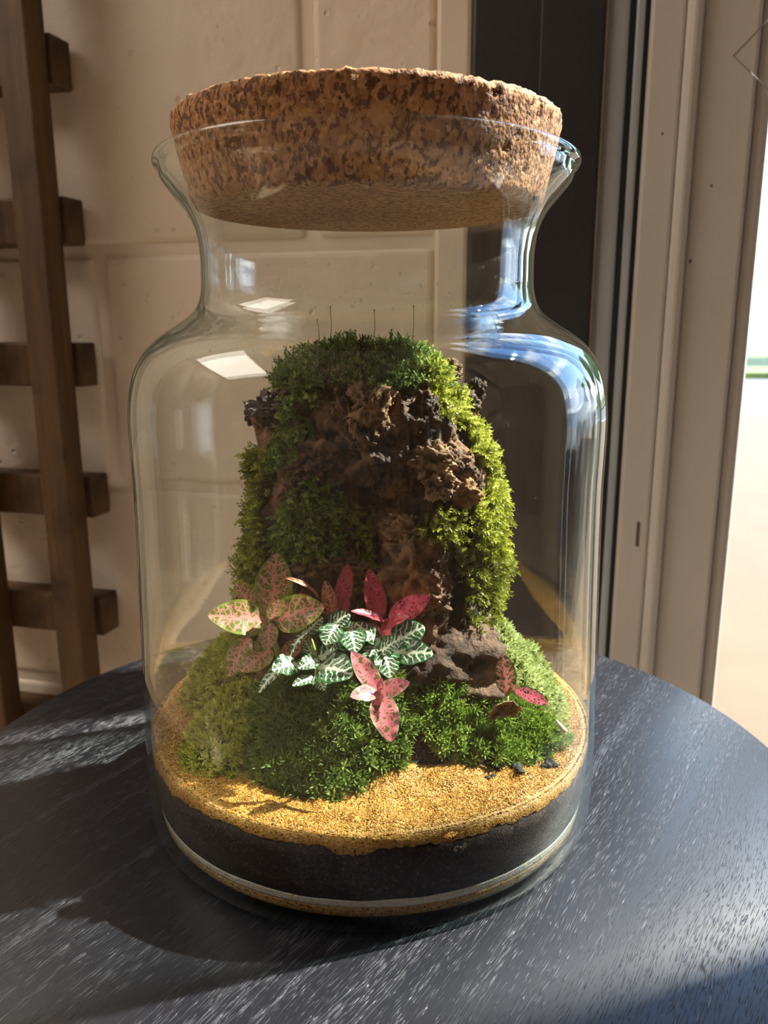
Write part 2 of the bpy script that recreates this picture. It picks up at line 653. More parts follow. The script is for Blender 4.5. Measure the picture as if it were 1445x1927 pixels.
M['leaf_olive'] = mat_leaf('olive_leaf_pink_veins', (0.125, 0.155, 0.018), (0.66, 0.26, 0.23), (0.21, 0.27, 0.03), 13, 0.075, 0.055, 0.17, 6)
M['leaf_white'] = mat_leaf('green_leaf_white_veins', (0.015, 0.085, 0.022), (0.76, 0.82, 0.66), (0.025, 0.12, 0.035), 10, 0.035, 0.09, 0.21, 6)
M['leaf_red'] = mat_leaf('red_leaf', (0.12, 0.035, 0.035), (0.62, 0.085, 0.13), (0.52, 0.07, 0.11), 17, 0.20, 0.05, 0.2, 7)
M['leaf_salmon'] = mat_leaf('salmon_leaf', (0.14, 0.06, 0.02), (0.75, 0.28, 0.19), (0.5, 0.2, 0.12), 14, 0.10, 0.05, 0.18, 7)
M['leaf_pink'] = mat_leaf('pink_leaf', (0.20, 0.17, 0.06), (0.90, 0.27, 0.33), (0.62, 0.45, 0.36), 12, 0.17, 0.06, 0.22, 6, 0.2)
M['leaf_sprig'] = mat_leaf('sprig_leaf', (0.07, 0.10, 0.025), (0.82, 0.30, 0.27), (0.07, 0.11, 0.025), 14, 0.07, 0.07, 0.18, 6, 0.22)
M['leaf_maroon'] = mat_leaf('maroon_leaf', (0.05, 0.05, 0.02), (0.62, 0.12, 0.18), (0.05, 0.09, 0.02), 14, 0.13, 0.05, 0.18, 7, 0.2)
M['stem'] = mat_plain('plant_stem', (0.26, 0.30, 0.07), 0.5, 0.3, 200)
M['stem_red'] = mat_plain('red_stem', (0.42, 0.10, 0.11), 0.5, 0.3, 200)
M['dry_leaf'] = mat_bark('dried_leaf', (0.12, 0.05, 0.02), (0.34, 0.17, 0.075), (0.62, 0.44, 0.26), 0.6, 0, 1.6)
M['twig'] = mat_plain('bleached_twig', (0.62, 0.50, 0.42), 0.6, 0.2, 300)
M['crumb'] = mat_plain('black_crumb', (0.020, 0.017, 0.018), 0.6, 0.4, 400, 0.5)

# outdoors
M['slab'] = mat_plain('pavement_slab', (0.135, 0.090, 0.027), 0.8, 0.10, 4, 0.2)
M['joint'] = mat_plain('pavement_joint', (0.085, 0.052, 0.022), 0.9, 0.1, 6)
M['asphalt'] = mat_plain('asphalt', (0.07, 0.07, 0.073), 0.8, 0.1, 3, 0.2)
M['kerb'] = mat_plain('kerb_stone', (0.48, 0.46, 0.42), 0.8, 0.1, 3)
M['lawn'] = mat_plain('lawn', (0.07, 0.085, 0.008), 0.9, 0.3, 1.5, 0.3)
M['hedge'] = mat_plain('hedge_leaf', (0.05, 0.12, 0.025), 0.7, 0.4, 9, 0.4)
M['car_paint'] = mat_plain('silver_paint', (0.55, 0.57, 0.60), 0.25, 0.02, 3, 0, Metallic=0.6)
M['car_glass'] = mat_plain('dark_car_glass', (0.02, 0.025, 0.03), 0.05, 0.05, 3)
M['tyre'] = mat_plain('tyre_rubber', (0.02, 0.02, 0.02), 0.7, 0.1, 10)
M['alloy'] = mat_plain('alloy_wheel', (0.4, 0.4, 0.42), 0.3, 0.05, 10, 0, Metallic=0.8)
M['brick_far'] = mat_plain('house_wall', (0.50, 0.42, 0.36), 0.9, 0.1, 2)
M['roof_far'] = mat_plain('house_roof', (0.16, 0.10, 0.08), 0.9, 0.2, 2)
g = N('fill_diffuser')
em = g.n('Emission')
em.inputs['Color'].default_value = (1.0, 0.89, 0.76, 1)
em.inputs['Strength'].default_value = 5.0
M['fill_panel'] = g.done(em.outputs[0])

# ------------------------------------------------------------------ room shell
S0, S1, NF, ZC = -2.2, 2.3, 3.4, 1.95
DOOR_S0, DOOR_S1, DOOR_TOP = 0.377, 1.25, 1.62


def structure(o):
    o['kind'] = 'structure'
    return o


structure(room_box('floor', S0, S1, -0.10, NF + 0.1, FLOOR_Z - 0.1, FLOOR_Z, M['floor'], bev=0))
structure(room_box('ceiling', S0, S1, -0.10, NF + 0.1, ZC, ZC + 0.1, M['ceiling'], bev=0))
structure(room_box('wall_left', S0 - 0.1, S0, -0.10, NF + 0.1, FLOOR_Z, ZC, M['side_wall'], bev=0))
structure(room_box('wall_right', S1, S1 + 0.1, -0.10, NF + 0.1, FLOOR_Z, ZC, M['side_wall'], bev=0))


def shell_with_hole(name, s0, s1, n0, n1, hole, mat):
    """one wall mesh made of the pieces around an opening"""
    bm = bmesh.new()
    hs0, hs1, hz0, hz1 = hole
    for (a, b, z0, z1) in ((s0, hs0, FLOOR_Z, ZC), (hs1, s1, FLOOR_Z, ZC), (hs0, hs1, hz1, ZC), (hs0, hs1, FLOOR_Z, hz0)):
        if b - a < 1e-4 or z1 - z0 < 1e-4:
            continue
        r = bmesh.ops.create_cube(bm, size=1.0)
        for v in r['verts']:
            v.co = Vector(rw(a + (v.co.x + .5) * (b - a), n0 + (v.co.y + .5) * (n1 - n0), z0 + (v.co.z + .5) * (z1 - z0)))
    bmesh.ops.recalc_face_normals(bm, faces=bm.faces)
    me = bpy.data.meshes.new(name)
    bm.to_mesh(me)
    bm.free()
    me.materials.append(mat)
    return structure(link(bpy.data.objects.new(name, me)))


wall_back = shell_with_hole('wall_back', S0, S1, -0.10, -0.0035, (DOOR_S0, DOOR_S1, FLOOR_Z, DOOR_TOP), M['mortar'])
structure(room_box('wall_front', S0, S1, NF, NF + 0.1, FLOOR_Z, ZC, M['side_wall'], bev=0))

# painted concrete blocks, running bond
CH, CL, JT = 0.225, 0.43, 0.011
Z_JOINT, S_JOINT = 0.2855, -0.0835
block_mesh = bevel_box_mesh('block', CL - JT, 0.030, CH - JT, 0.0055, 3)
block_mesh.materials.append(M['block'])
block_mesh.polygons.foreach_set('use_smooth', [True] * len(block_mesh.polygons))
kz0 = int(math.floor((FLOOR_Z - Z_JOINT) / CH))
for kz in range(kz0, int((ZC - Z_JOINT) / CH) + 1):
    zc = Z_JOINT + CH * (kz + 0.5)
    if zc - CH / 2 < FLOOR_Z - 0.12 or zc + CH / 2 > ZC + 0.1:
        continue
    off = S_JOINT if kz % 2 else S_JOINT + CL / 2
    for ks in range(-7, 3):
        a = off + CL * ks
        b = a + CL
        if a < S0 - 0.2 or a > 0.24:
            continue
        full = b <= 0.242
        if full:
            o = bpy.data.objects.new('block', block_mesh)
            o.location = rw((a + b) / 2, -0.015, zc)
            o.rotation_euler = (0, 0, -WA)
            link(o, wall_back)
        else:
            e = 0.242
            if e - a > 0.03:
                room_box('block', a + JT / 2, e, -0.030, 0.0, zc - CH / 2 + JT / 2, zc + CH / 2 - JT / 2, M['block'], wall_back, 0.0055, 3)

# plastered strip next to the post
structure(room_box('trim_1', 0.243, 0.272, -0.03, 0.004, FLOOR_Z, ZC, M['plaster'], bev=0.004))
# dark coated post with its metal nosing
post = structure(room_box('trim_2', 0.272, 0.3745, -0.06, 0.006, FLOOR_Z, ZC, M['anthracite'], bev=0.003))


def room_part(name, s0, s1, n0, n1, z0, z1, mat, parent, bev=0.002):
    o = room_box(name, s0, s1, n0, n1, z0, z1, mat, None, bev)
    bpy.context.view_layer.update()
    mw = o.matrix_world.copy()
    o.parent = parent
    o.matrix_parent_inverse = parent.matrix_world.inverted()
    return o


bpy.context.view_layer.update()
room_part('cover_strip', 0.326, 0.3735, 0.005, 0.009, FLOOR_Z, ZC, M['anthracite'], post, 0.001)
# white framed glazed door
door = empty('door_1', rw(DOOR_S0, 0, FLOOR_Z))
structure(door)
bpy.context.view_layer.update()
GZ = DOOR_TOP
room_part('metal_nosing', 0.376, 0.392, -0.055, 0.000, FLOOR_Z, GZ, M['grey_metal'], door, 0.004)
room_part('gasket', 0.392, 0.3965, -0.05, -0.008, FLOOR_Z, GZ, M['gasket'], door, 0.001)
room_part('metal_nosing', 0.3965, 0.4035, -0.05, -0.004, FLOOR_Z, GZ, M['grey_metal'], door, 0.002)
room_part('gasket', 0.4035, 0.407, -0.05, -0.010, FLOOR_Z, GZ, M['gasket'], door, 0.001)
room_part('door_jamb', 0.407, 0.4330, -0.055, 0.000, FLOOR_Z, GZ, M['upvc'], door, 0.003)
room_part('door_bead', 0.4330, 0.4450, -0.055, 0.010, FLOOR_Z, GZ, M['upvc'], door, 0.005)
room_part('door_stile', 0.4450, 0.4860, -0.055, 0.002, FLOOR_Z, GZ, M['upvc'], door, 0.003)
room_part('glazing_bead', 0.4860, 0.4990, -0.050, -0.004, FLOOR_Z, GZ, M['upvc'], door, 0.005)
room_part('door_pane', 0.4985, 0.602, -0.032, -0.026, FLOOR_Z + 0.05, GZ - 0.05, M['window_glass'], door, 0)
room_part('door_stile', 0.602, 0.645, -0.055, 0.0, FLOOR_Z, GZ, M['anthracite'], door, 0.003)
room_part('door_pane', 0.645, DOOR_S1 - 0.05, -0.032, -0.026, FLOOR_Z + 0.05, GZ - 0.05, M['window_glass'], door, 0)
room_part('door_stile', DOOR_S1 - 0.05, DOOR_S1, -0.055, 0.0, FLOOR_Z, GZ, M['anthracite'], door, 0.003)
room_part('door_rail', 0.4985, DOOR_S1 - 0.05, -0.055, 0.0, FLOOR_Z, FLOOR_Z + 0.05, M['upvc'], door, 0.003)
room_part('door_rail', 0.4985, DOOR_S1 - 0.05, -0.055, 0.0, GZ - 0.05, GZ, M['anthracite'], door, 0.003)
for (px, py, w_, h_) in ((1200, 1005, 0.0028, 0.022), (1246, 252, 0.0012, 0.002), (1338, 350, 0.0016, 0.002), (1298, 492, 0.002, 0.003)):
    s_, z_ = wallpx(px, py, 0.0)
    if s_ > 0.445:
        dn = 0.0022
    elif s_ > 0.433:
        dn = 0.0105
    else:
        dn = 0.0002
    o = room_part('scuff_mark', s_ - w_ / 2, s_ + w_ / 2, dn - 0.0012, dn + 0.0003, z_ - h_ / 2, z_ + h_ / 2, M['scuff'], door, 0.0004)
# thin outline of a peeling film on the door stile
for (x0, y0, x1, y1) in ((1380, 105, 1450, 32), (1380, 105, 1450, 172)):
    sa_, za_ = wallpx(x0, y0, 0.0022)
    sb_, zb_ = wallpx(x1, y1, 0.0022)
    V, F = tube([rw(sa_, 0.0022, za_), rw(sb_, 0.0022, zb_)], [0.0002, 0.0002], 5)
    o = make('film_edge', V, F, M['gasket'])
    o.parent = door
    o.matrix_parent_inverse = door.matrix_world.inverted()
# added fill panel that brightens the room; no known lamp hangs here
fill_panel = empty('added_fill_light', rw(-1.52, 1.0, ZC))
tag(fill_panel, 'added square warm fill light panel under the ceiling with a white frame on the ladder side', 'light')
bpy.context.view_layer.update()
room_part('fill_diffuser', -2.10, -0.95, 0.25, 1.75, ZC - 0.03, ZC - 0.012, M['fill_panel'], fill_panel, 0)
room_part('fill_frame', -2.14, -0.91, 0.21, 1.79, ZC - 0.012, ZC, M['upvc'], fill_panel, 0.002)

# ------------------------------------------------------------------ outdoors
OUT_Z = FLOOR_Z - 0.04
pave = structure(room_box('pavement', -3, 9, -7.5, -0.12, OUT_Z - 0.25, OUT_Z - 0.02, M['joint'], bev=0))
slab_mesh = bevel_box_mesh('slab', 0.592, 0.442, 0.05, 0.006, 1)
slab_mesh.materials.append(M['slab'])
for i in range(16):
    for j in range(16):
        s_ = -0.6 + i * 0.6 + (0.3 if j % 2 else 0)
        n_ = -0.36 - j * 0.45
        if n_ < -7.3:
            continue
        o = bpy.data.objects.new('slab', slab_mesh)
        o.location = rw(s_, n_, OUT_Z - 0.025 + random.uniform(-0.002, 0.002))
        o.rotation_euler = (0, 0, -WA)
        link(o, pave)
structure(room_box('road', -14, 30, -14.5, -7.65, OUT_Z - 0.35, OUT_Z - 0.10, M['asphalt'], bev=0))
structure(room_box('kerb', -14, 30, -7.65, -7.5, OUT_Z - 0.3, OUT_Z, M['kerb'], bev=0.01))
structure(room_box('lawn', -30, 60, -60, -14.5, OUT_Z - 0.35, OUT_Z, M['lawn'], bev=0))


def blob(name, c, r, mat, parent=None, amp=0.25, sub=4, freq=1.6, seed=0):
    bm = bmesh.new()
    bmesh.ops.create_icosphere(bm, subdivisions=sub, radius=1.0)
    for v in bm.verts:
        d = v.co.normalized()
        k = 1 + amp * mn.fractal(d * freq + Vector((seed, seed * 2, 0)), 0.8, 2.1, 5)
        v.co = Vector((d.x * r[0] * k, d.y * r[1] * k, d.z * r[2] * k)) + Vector(c)
    me = bpy.data.meshes.new(name)
    bm.to_mesh(me)
    bm.free()
    me.polygons.foreach_set('use_smooth', [True] * len(me.polygons))
    me.materials.append(mat)
    return link(bpy.data.objects.new(name, me), parent)


for i, (s_, n_, h_, lab) in enumerate(((1.5, -24, 5.5, 'leafy street tree on the lawn, straight beyond the glazed door'),
                                       (9.0, -22, 6.5, 'tall leafy tree on the lawn past the parked car'),
                                       (16.0, -17, 5.0, 'broad leafy tree at the far end of the lawn'))):
    t = empty('street_tree', rw(s_, n_, OUT_Z))
    tag(t, lab, 'tree', 'trees across the road')
    V, F = tube([(0, 0, -0.1), (0.05, 0, h_ * 0.3), (0, 0.05, h_ * 0.6)], [0.22, 0.17, 0.1], 8)
    make('trunk', V, F, M['bark'], t, attrs={'ridge': [0.5] * len(V)})
    cr_ = blob('crown', (0, 0, h_ * 0.68), (h_ * 0.34, h_ * 0.34, h_ * 0.36), M['hedge'], t, 0.45, 5, 2.2, i + 1)

# parked car (its reflection shows in the jar's shoulder)
car = empty('parked_car', rw(4.1, -2.6, OUT_Z))
tag(car, 'silver car parked on the paving outside the glazed door', 'car')
car.rotation_euler = (0, 0, math.radians(52))
prof = [(-2.05, 0.35), (-2.1, 0.62), (-1.95, 0.84), (-1.1, 0.98), (-0.45, 1.36), (0.2, 1.44), (0.95, 1.40), (1.6, 1.05), (2.0, 0.98), (2.08, 0.6), (2.02, 0.33)]
bm = bmesh.new()
rows = []
for sgn, wy in ((-1, 0.86), (-1, 0.60), (1, 0.60), (1, 0.86)):
    pass
ys = [-0.86, -0.82, -0.5, 0, 0.5, 0.82, 0.86]
for y_ in ys:
    row = []
    for (x_, z_) in prof:
        inset = 0.0 if z_ < 0.95 else (z_ - 0.95) * 0.45
        yy = y_ * (1 - inset / 0.86 * 1.0)
        zz = z_ - (0.05 if abs(y_) > 0.84 and z_ > 0.9 else 0)
        row.append(bm.verts.new((x_ * (1 - 0.03 * abs(y_)), yy, zz)))
    rows.append(row)
for a in range(len(rows) - 1):
    for b in range(len(prof)):
        b2 = (b + 1) % len(prof)
        bm.faces.new((rows[a][b], rows[a][b2], rows[a + 1][b2], rows[a + 1][b]))
bm.faces.new(rows[0][::-1])
bm.faces.new(rows[-1])
bmesh.ops.recalc_face_normals(bm, faces=bm.faces)
me = bpy.data.meshes.new('car_body')
bm.to_mesh(me)
bm.free()
me.materials.append(M['car_paint'])
link(bpy.data.objects.new('car_body', me), car)
for sd in (-1, 1):
    V = []
    for (x_, z_) in ((-0.95, 1.0), (-0.42, 1.30), (0.15, 1.37), (0.15, 0.98)):
        V.append((x_, sd * (0.865 - (z_ - 0.95) * 0.45), z_))
    V += [(v[0], v[1] - sd * 0.03, v[2]) for v in V]
    make('side_window', V, [(0, 1, 2, 3), (4, 5, 6, 7), (0, 1, 5, 4), (1, 2, 6, 5), (2, 3, 7, 6), (3, 0, 4, 7)], M['car_glass'], car, False)
    for wx in (-1.3, 1.3):
        wv_, wf_ = [], []
        for k in range(24):
            a = 2 * math.pi * k / 24
            for (rr, yy) in ((0.2, 0.88), (0.31, 0.90), (0.325, 0.84), (0.325, 0.68)):
                wv_.append((wx + rr * math.cos(a), sd * yy, 0.325 + rr * math.sin(a)))
        for k in range(24):
            for q in range(3):
                wf_.append((k * 4 + q, ((k + 1) % 24) * 4 + q, ((k + 1) % 24) * 4 + q + 1, k * 4 + q + 1))
        wh = make('wheel', wv_, wf_, M['tyre'], car)
        hv = [(wx + 0.205 * math.cos(2 * math.pi * k / 24), sd * 0.875, 0.325 + 0.205 * math.sin(2 * math.pi * k / 24)) for k in range(24)]
        hv.append((wx, sd * 0.86, 0.325))
        make('hubcap', hv, [(k, (k + 1) % 24, 24) for k in range(24)], M['alloy'], wh)

# ------------------------------------------------------------------ ladder against the wall
ladder = empty('wooden_ladder', rw(wallpx(90, 690, 0.05)[0], 0.03, FLOOR_Z))
tag(ladder, 'rustic stained wooden ladder standing against the cream block wall behind the table', 'ladder')
bpy.context.view_layer.update()
LS0, _ = wallpx(54, 690, 0.060)
LS1, _ = wallpx(106, 690, 0.060)
room_part('ladder_rail', LS0, LS1, 0.033, 0.060, FLOOR_Z, 1.25, M['timber'], ladder, 0.002)
LR2 = wallpx(6, 1320, 0.060)[0]
room_part('ladder_rail', LR2 - 0.03, LR2, 0.033, 0.060, FLOOR_Z, 1.25, M['timber'], ladder, 0.002)
rung_z = []
for (px, py) in ((100, 110), (127, 414), (152, 687), (177, 936), (196, 1160)):
    s_, z_ = wallpx(px, py, 0.030)
    rung_z.append((s_, z_))
dz = (rung_z[0][1] - rung_z[-1][1]) / 4
for k in (1, 2, 3, 4):
    rung_z.insert(0, (rung_z[0][0] + random.uniform(-.004, .004), rung_z[0][1] + dz))
for k in (1, 2):
    rung_z.append((rung_z[-1][0], rung_z[-1][1] - dz))
for s_, z_ in rung_z:
    room_part('ladder_rung', LR2 - 0.05, s_, 0.004, 0.033, z_ - 0.0205, z_ + 0.0205, M['timber'], ladder, 0.002)

# ------------------------------------------------------------------ table
table = empty('side_table', (0, 0.0125, FLOOR_Z))
tag(table, 'round black wood-grain side table carrying the glass jar', 'table')
TR = 0.209
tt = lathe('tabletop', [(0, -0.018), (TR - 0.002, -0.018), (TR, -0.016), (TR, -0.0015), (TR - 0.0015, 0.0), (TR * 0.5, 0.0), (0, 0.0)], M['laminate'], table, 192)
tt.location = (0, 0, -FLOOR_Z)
for k in range(3):
    a = math.radians(90 + 120 * k)
    V, F = tube([(0.10 * math.cos(a), 0.10 * math.sin(a), -FLOOR_Z - 0.018), (0.17 * math.cos(a), 0.17 * math.sin(a), 0.0)], [0.016, 0.011], 16)
    make('table_leg', V, F, M['table_leg'], table)

# ------------------------------------------------------------------ jar
def crv(pts, n=8):
    """Catmull-Rom through (r, z) points"""
    out = []
    P = [Vector(p) for p in pts]
    for i in range(len(P) - 1):
        p0, p1, p2, p3 = P[max(i - 1, 0)], P[i], P[i + 1], P[min(i + 2, len(P) - 1)]
        for k in range(n):
            t = k / n
            out.append(0.5 * ((2 * p1) + (p2 - p0) * t + (2 * p0 - 5 * p1 + 4 * p2 - p3) * t * t + (3 * p1 - p0 - 3 * p2 + p3) * t ** 3))
    out.append(P[-1])
    return out


OUTER = [(0.0945, 0.0), (0.0985, 0.0008), (0.1008, 0.0035), (0.1018, 0.0100), (0.1022, 0.026), (0.1016, 0.058), (0.1004, 0.10), (0.0995, 0.145),
         (0.0997, 0.165), (0.0997, 0.178), (0.0987, 0.188), (0.0962, 0.1975), (0.0918, 0.2052), (0.0855, 0.2110), (0.0780, 0.2160),
         (0.0712, 0.2215), (0.0685, 0.2285), (0.0680, 0.2365), (0.0681, 0.2440), (0.0692, 0.2515), (0.0722, 0.2585), (0.0770, 0.2645), (0.0812, 0.2700), (0.0826, 0.2745)]
oc = crv(OUTER, 6)
THK = 0.0022
inn = []
for i, p in enumerate(oc):
    t = (oc[min(i + 1, len(oc) - 1)] - oc[max(i - 1, 0)]).normalized()
    nrm = Vector((-t.y, t.x))
    th = THK + 0.0022 * (1 - sstep(0.0, 0.036, p.y))
    q = p + nrm * th
    inn.append(q)
inn = [q for q in inn if q.y > 0.0036]
prof = [(0, 0.0006), (0.085, 0.0006)] + [(p.x, max(p.y, 0)) for p in oc]
lip = [(0.0839, 0.2751), (0.0844, 0.2763), (0.0842, 0.2776), (0.0833, 0.2785), (0.0820, 0.2786), (0.0809, 0.2779), (0.0803, 0.2767), (0.0803, 0.2754)]
prof += lip + [(q.x, q.y) for q in reversed(inn)] + [(0.092, 0.0030), (0.06, 0.0028), (0, 0.0028)]
jar = empty('terrarium_jar', (0, 0, 0))
tag(jar, 'large clear glass terrarium jar with flared rim standing on the black table', 'jar')
shell = lathe('jar_glass', prof, M['jar_glass'], jar, 160)
IN_R = lambda z: min(max(np.interp(z, [q.y for q in inn], [q.x for q in inn]), 0), 0.2)

# condensation on the inside of the glass
bm = bmesh.new()
def drop(th_, z_, r_):
    R_ = IN_R(z_)
    mtx = Matrix.Translation((R_ * math.cos(th_), R_ * math.sin(th_), z_)) @ Matrix.Rotation(th_, 4, 'Z') @ Matrix.Diagonal((0.45, 1, 1.15, 1))
    bmesh.ops.create_icosphere(bm, subdivisions=2, radius=r_, matrix=mtx)
for k in range(150):
    drop(math.radians(random.uniform(215, 325)), random.uniform(0.221, 0.236) if random.random() < .7 else random.uniform(0.205, 0.222), random.choice((0.0002, 0.0003, 0.0004, 0.0006)))
for k in range(130):
    drop(math.radians(random.uniform(290, 350)), random.uniform(0.08, 0.20), random.uniform(0.00012, 0.00032))
for k in range(60):
    drop(math.radians(random.uniform(195, 235)), random.uniform(0.06, 0.14), random.uniform(0.00012, 0.0003))
me = bpy.data.meshes.new('condensation')
bm.to_mesh(me)
bm.free()
me.polygons.foreach_set('use_smooth', [True] * len(me.polygons))
me.materials.append(M['droplet'])
cd = link(bpy.data.objects.new('condensation', me), jar)
cd['kind'] = 'stuff'

# ------------------------------------------------------------------ cork
ck = [(0.0, 0.2600), (0.0675, 0.2600), (0.0690, 0.2606), (0.0702, 0.2622), (0.0712, 0.2660), (0.0732, 0.2745), (0.0745, 0.2800), (0.0757, 0.2860), (0.0766, 0.2905), (0.0763, 0.2922), (0.0750, 0.2930)]
cpts = [Vector(p) for p in ck]
fine = []
for i in range(len(cpts) - 1):
    m_ = max(1, int((cpts[i + 1] - cpts[i]).length / 0.0012))
    for k in range(m_):
        fine.append(cpts[i].lerp(cpts[i + 1], k / m_))
fine += [cpts[-1], Vector((0.06, 0.2932)), Vector((0.03, 0.2932)), Vector((0.0, 0.2932))]
stopper = lathe('cork_stopper', [(p.x, p.y) for p in fine], M['cork'], None, 300)
for v in stopper.data.vertices:
    r_ = math.hypot(v.co.x, v.co.y)
    if r_ > 0.066:
        k = mn.fractal(v.co * 420, 0.7, 2.0, 3) * 0.00035
        cel = mn.noise(v.co * 260)
        k -= 0.0009 * sstep(0.35, 0.6, cel)
        if v.co.z > 0.288:
            k *= 1.6
        v.co.x += v.co.x / r_ * k
        v.co.y += v.co.y / r_ * k
        if v.co.z > 0.2895:
            v.co.z += k * 0.8
tag(stopper, 'wide speckled brown cork stopper plugging the mouth of the jar', 'cork')

# ------------------------------------------------------------------ layers in the jar
def edge_r(z):
    return IN_R(z) - 0.00035


def z_white(th):
    return 0.0096 + 0.0003 * math.sin(3 * th)


def z_soil(th):
    return 0.0133 + 0.0006 * mn.noise(Vector((math.cos(th) * 6, math.sin(th) * 6, 3)))


def z_gold(th):
    v = Vector((math.cos(th), math.sin(th), 0))
    f = 0.0355 + 0.0030 * mn.noise(v * 3.1 + Vector((0, 0, 1.5))) + 0.0024 * mn.noise(v * 13) + 0.0014 * mn.noise(v * 37) + 0.0008 * mn.noise(v * 90)
    # deeper tongues of sand at the front
    a = (math.degrees(th) % 360)
    for (c_, w_, d_) in ((266, 7, 0.0030), (283, 9, 0.0012), (238, 9, -0.002), (318, 12, 0.002), (205, 14, 0.003)):
        f -= d_ * math.exp(-((a - c_) / w_) ** 2)
    return min(f, z_top_edge(th) - 0.0012)


def z_top_edge(th):
    v = Vector((math.cos(th), math.sin(th), 0))
    a = (math.degrees(th) % 360)
    f = 0.0405 + 0.0012 * mn.noise(v * 2.3 + Vector((5, 0, 0))) + 0.0004 * mn.noise(v * 20)
    f += 0.004 * max(0, math.sin(th))           # rises towards the back
    return f


def sand_z(x, y):
    r_ = math.hypot(x, y)
    th = math.atan2(y, x)
    k = min(1.0, r_ / 0.097)
    base = z_top_edge(th) * k + 0.044 * (1 - k)
    dune = 0.0034 * mn.noise(Vector((x * 48, y * 48, 0.3))) + 0.0014 * mn.noise(Vector((x * 130, y * 130, 0.9)))
    return base + dune * (1 - 0.75 * sstep(0.085, 0.097, r_))


def band(name, f0, f1, mat, seg=256):
    """solid ring-filled layer between two wavy heights"""
    V, F = [], []
    ths = [2 * math.pi * k / seg for k in range(seg)]
    m_ = 5
    for th in ths:
        a, b = f0(th), f1(th)
        for q in range(m_):
            z = a + (b - a) * q / (m_ - 1)
            r_ = edge_r(z)
            V.append((r_ * math.cos(th), r_ * math.sin(th), z))
    for k in range(seg):
        k2 = (k + 1) % seg
        for q in range(m_ - 1):
            F.append((k * m_ + q, k2 * m_ + q, k2 * m_ + q + 1, k * m_ + q + 1))
    V.append((0, 0, sum(f0(t) for t in ths) / seg))
    V.append((0, 0, sum(f1(t) for t in ths) / seg))
    for k in range(seg):
        k2 = (k + 1) % seg
        F.append((k2 * m_, k * m_, len(V) - 2))
        F.append((k * m_ + m_ - 1, k2 * m_ + m_ - 1, len(V) - 1))
    return make(name, V, F, mat)


tag(band('tan_sand', lambda t: 0.0046, lambda t: z_white(t) - 0.0001, M['tan_sand']), 'thin tan sand layer lining the very bottom of the jar', 'sand', None, 'stuff')
tag(band('white_sand', z_white, lambda t: z_soil(t) - 0.0001, M['white_sand']), 'thin white sand stripe between tan sand and dark soil', 'sand', None, 'stuff')
tag(band('potting_soil', z_soil, lambda t: z_gold(t) - 0.0006, M['soil'], 360), 'thick dark brown potting soil layer under the golden sand', 'soil', None, 'stuff')

# golden sand: side down to the soil plus dune surface
seg, nr_ = 300, 60
V, F = [], []
radii = [0.0] + [0.097 * ((k + 1) / nr_) for k in range(nr_)]
V.append((0, 0, sand_z(0, 0)))
for i in range(1, nr_ + 1):
    for k in range(seg):
        th = 2 * math.pi * k / seg
        z = sand_z(radii[i] * math.cos(th), radii[i] * math.sin(th)) if i < nr_ else z_top_edge(th)
        r_ = radii[i] if i < nr_ else edge_r(z)
        V.append((r_ * math.cos(th), r_ * math.sin(th), z))
for k in range(seg):
    F.append((0, 1 + k, 1 + (k + 1) % seg))
for i in range(1, nr_):
    for k in range(seg):
        k2 = (k + 1) % seg
        a, b = 1 + (i - 1) * seg, 1 + i * seg
        F.append((a + k, b + k, b + k2, a + k2))
a = 1 + (nr_ - 1) * seg
b = len(V)
for k in range(seg):
    th = 2 * math.pi * k / seg
    z = z_gold(th)
    V.append((edge_r(z) * math.cos(th), edge_r(z) * math.sin(th), z))
for k in range(seg):
    k2 = (k + 1) % seg
    F.append((a + k, b + k, b + k2, a + k2))
gold = make('golden_sand', V, F, M['gold_sand'])
tag(gold, 'golden sand spread over the soil around the moss', 'sand', None, 'stuff')


def inside_bed(x, y):
    """>0 inside the planted bed, 0 on its edge (super-ellipse)"""
    d = (abs(x) / 0.086) ** 3 + (abs(y - 0.012) / (0.080 if y < 0.012 else 0.076)) ** 3
    return 1 - d ** (1 / 3)


def bed_z(x, y):
    k = inside_bed(x, y)
    return 0.0365 + 0.0345 * sstep(-0.03, 0.60, k) + 0.0020 * mn.noise(Vector((x * 55, y * 55, 2.2)))


# loose grains
oct_v = np.array([(1, 0, 0), (-1, 0, 0), (0, 1, 0), (0, -1, 0), (0, 0, 1), (0, 0, -1)], float)
oct_f = np.array([(0, 2, 4), (2, 1, 4), (1, 3, 4), (3, 0, 4), (2, 0, 5), (1, 2, 5), (3, 1, 5), (0, 3, 5)])
pts = []
while len(pts) < 33000:
    r_ = 0.0970 * math.sqrt(random.random())
    th = random.uniform(0, 2 * math.pi)
    x, y = r_ * math.cos(th), r_ * math.sin(th)
    if inside_bed(x, y) > 0.10 or (y > 0.03 and random.random() < 0.6):
        continue
    pts.append((x, y, sand_z(x, y)))
for _ in range(12000):
    th = random.uniform(math.radians(170), math.radians(370))
    a_, b_ = z_gold(th), z_top_edge(th)
    z = random.uniform(a_ - 0.0004, b_ + 0.0003)
    r_ = edge_r(z) - 0.0008
    pts.append((r_ * math.cos(th), r_ * math.sin(th), z))
P_ = np.array(pts)
nG = len(P_)
rad = rng.uniform(0.00022, 0.00048, nG)
rad[rng.random(nG) < 0.03] *= 1.6
jit = oct_v[None] * rng.uniform(0.6, 1.25, (nG, 6, 1)) + rng.normal(0, 0.18, (nG, 6, 3))
ang = rng.uniform(0, 6.28, nG)
ca, sa = np.cos(ang), np.sin(ang)
X = jit[..., 0] * ca[:, None] - jit[..., 1] * sa[:, None]
Yy = jit[..., 0] * sa[:, None] + jit[..., 1] * ca[:, None]
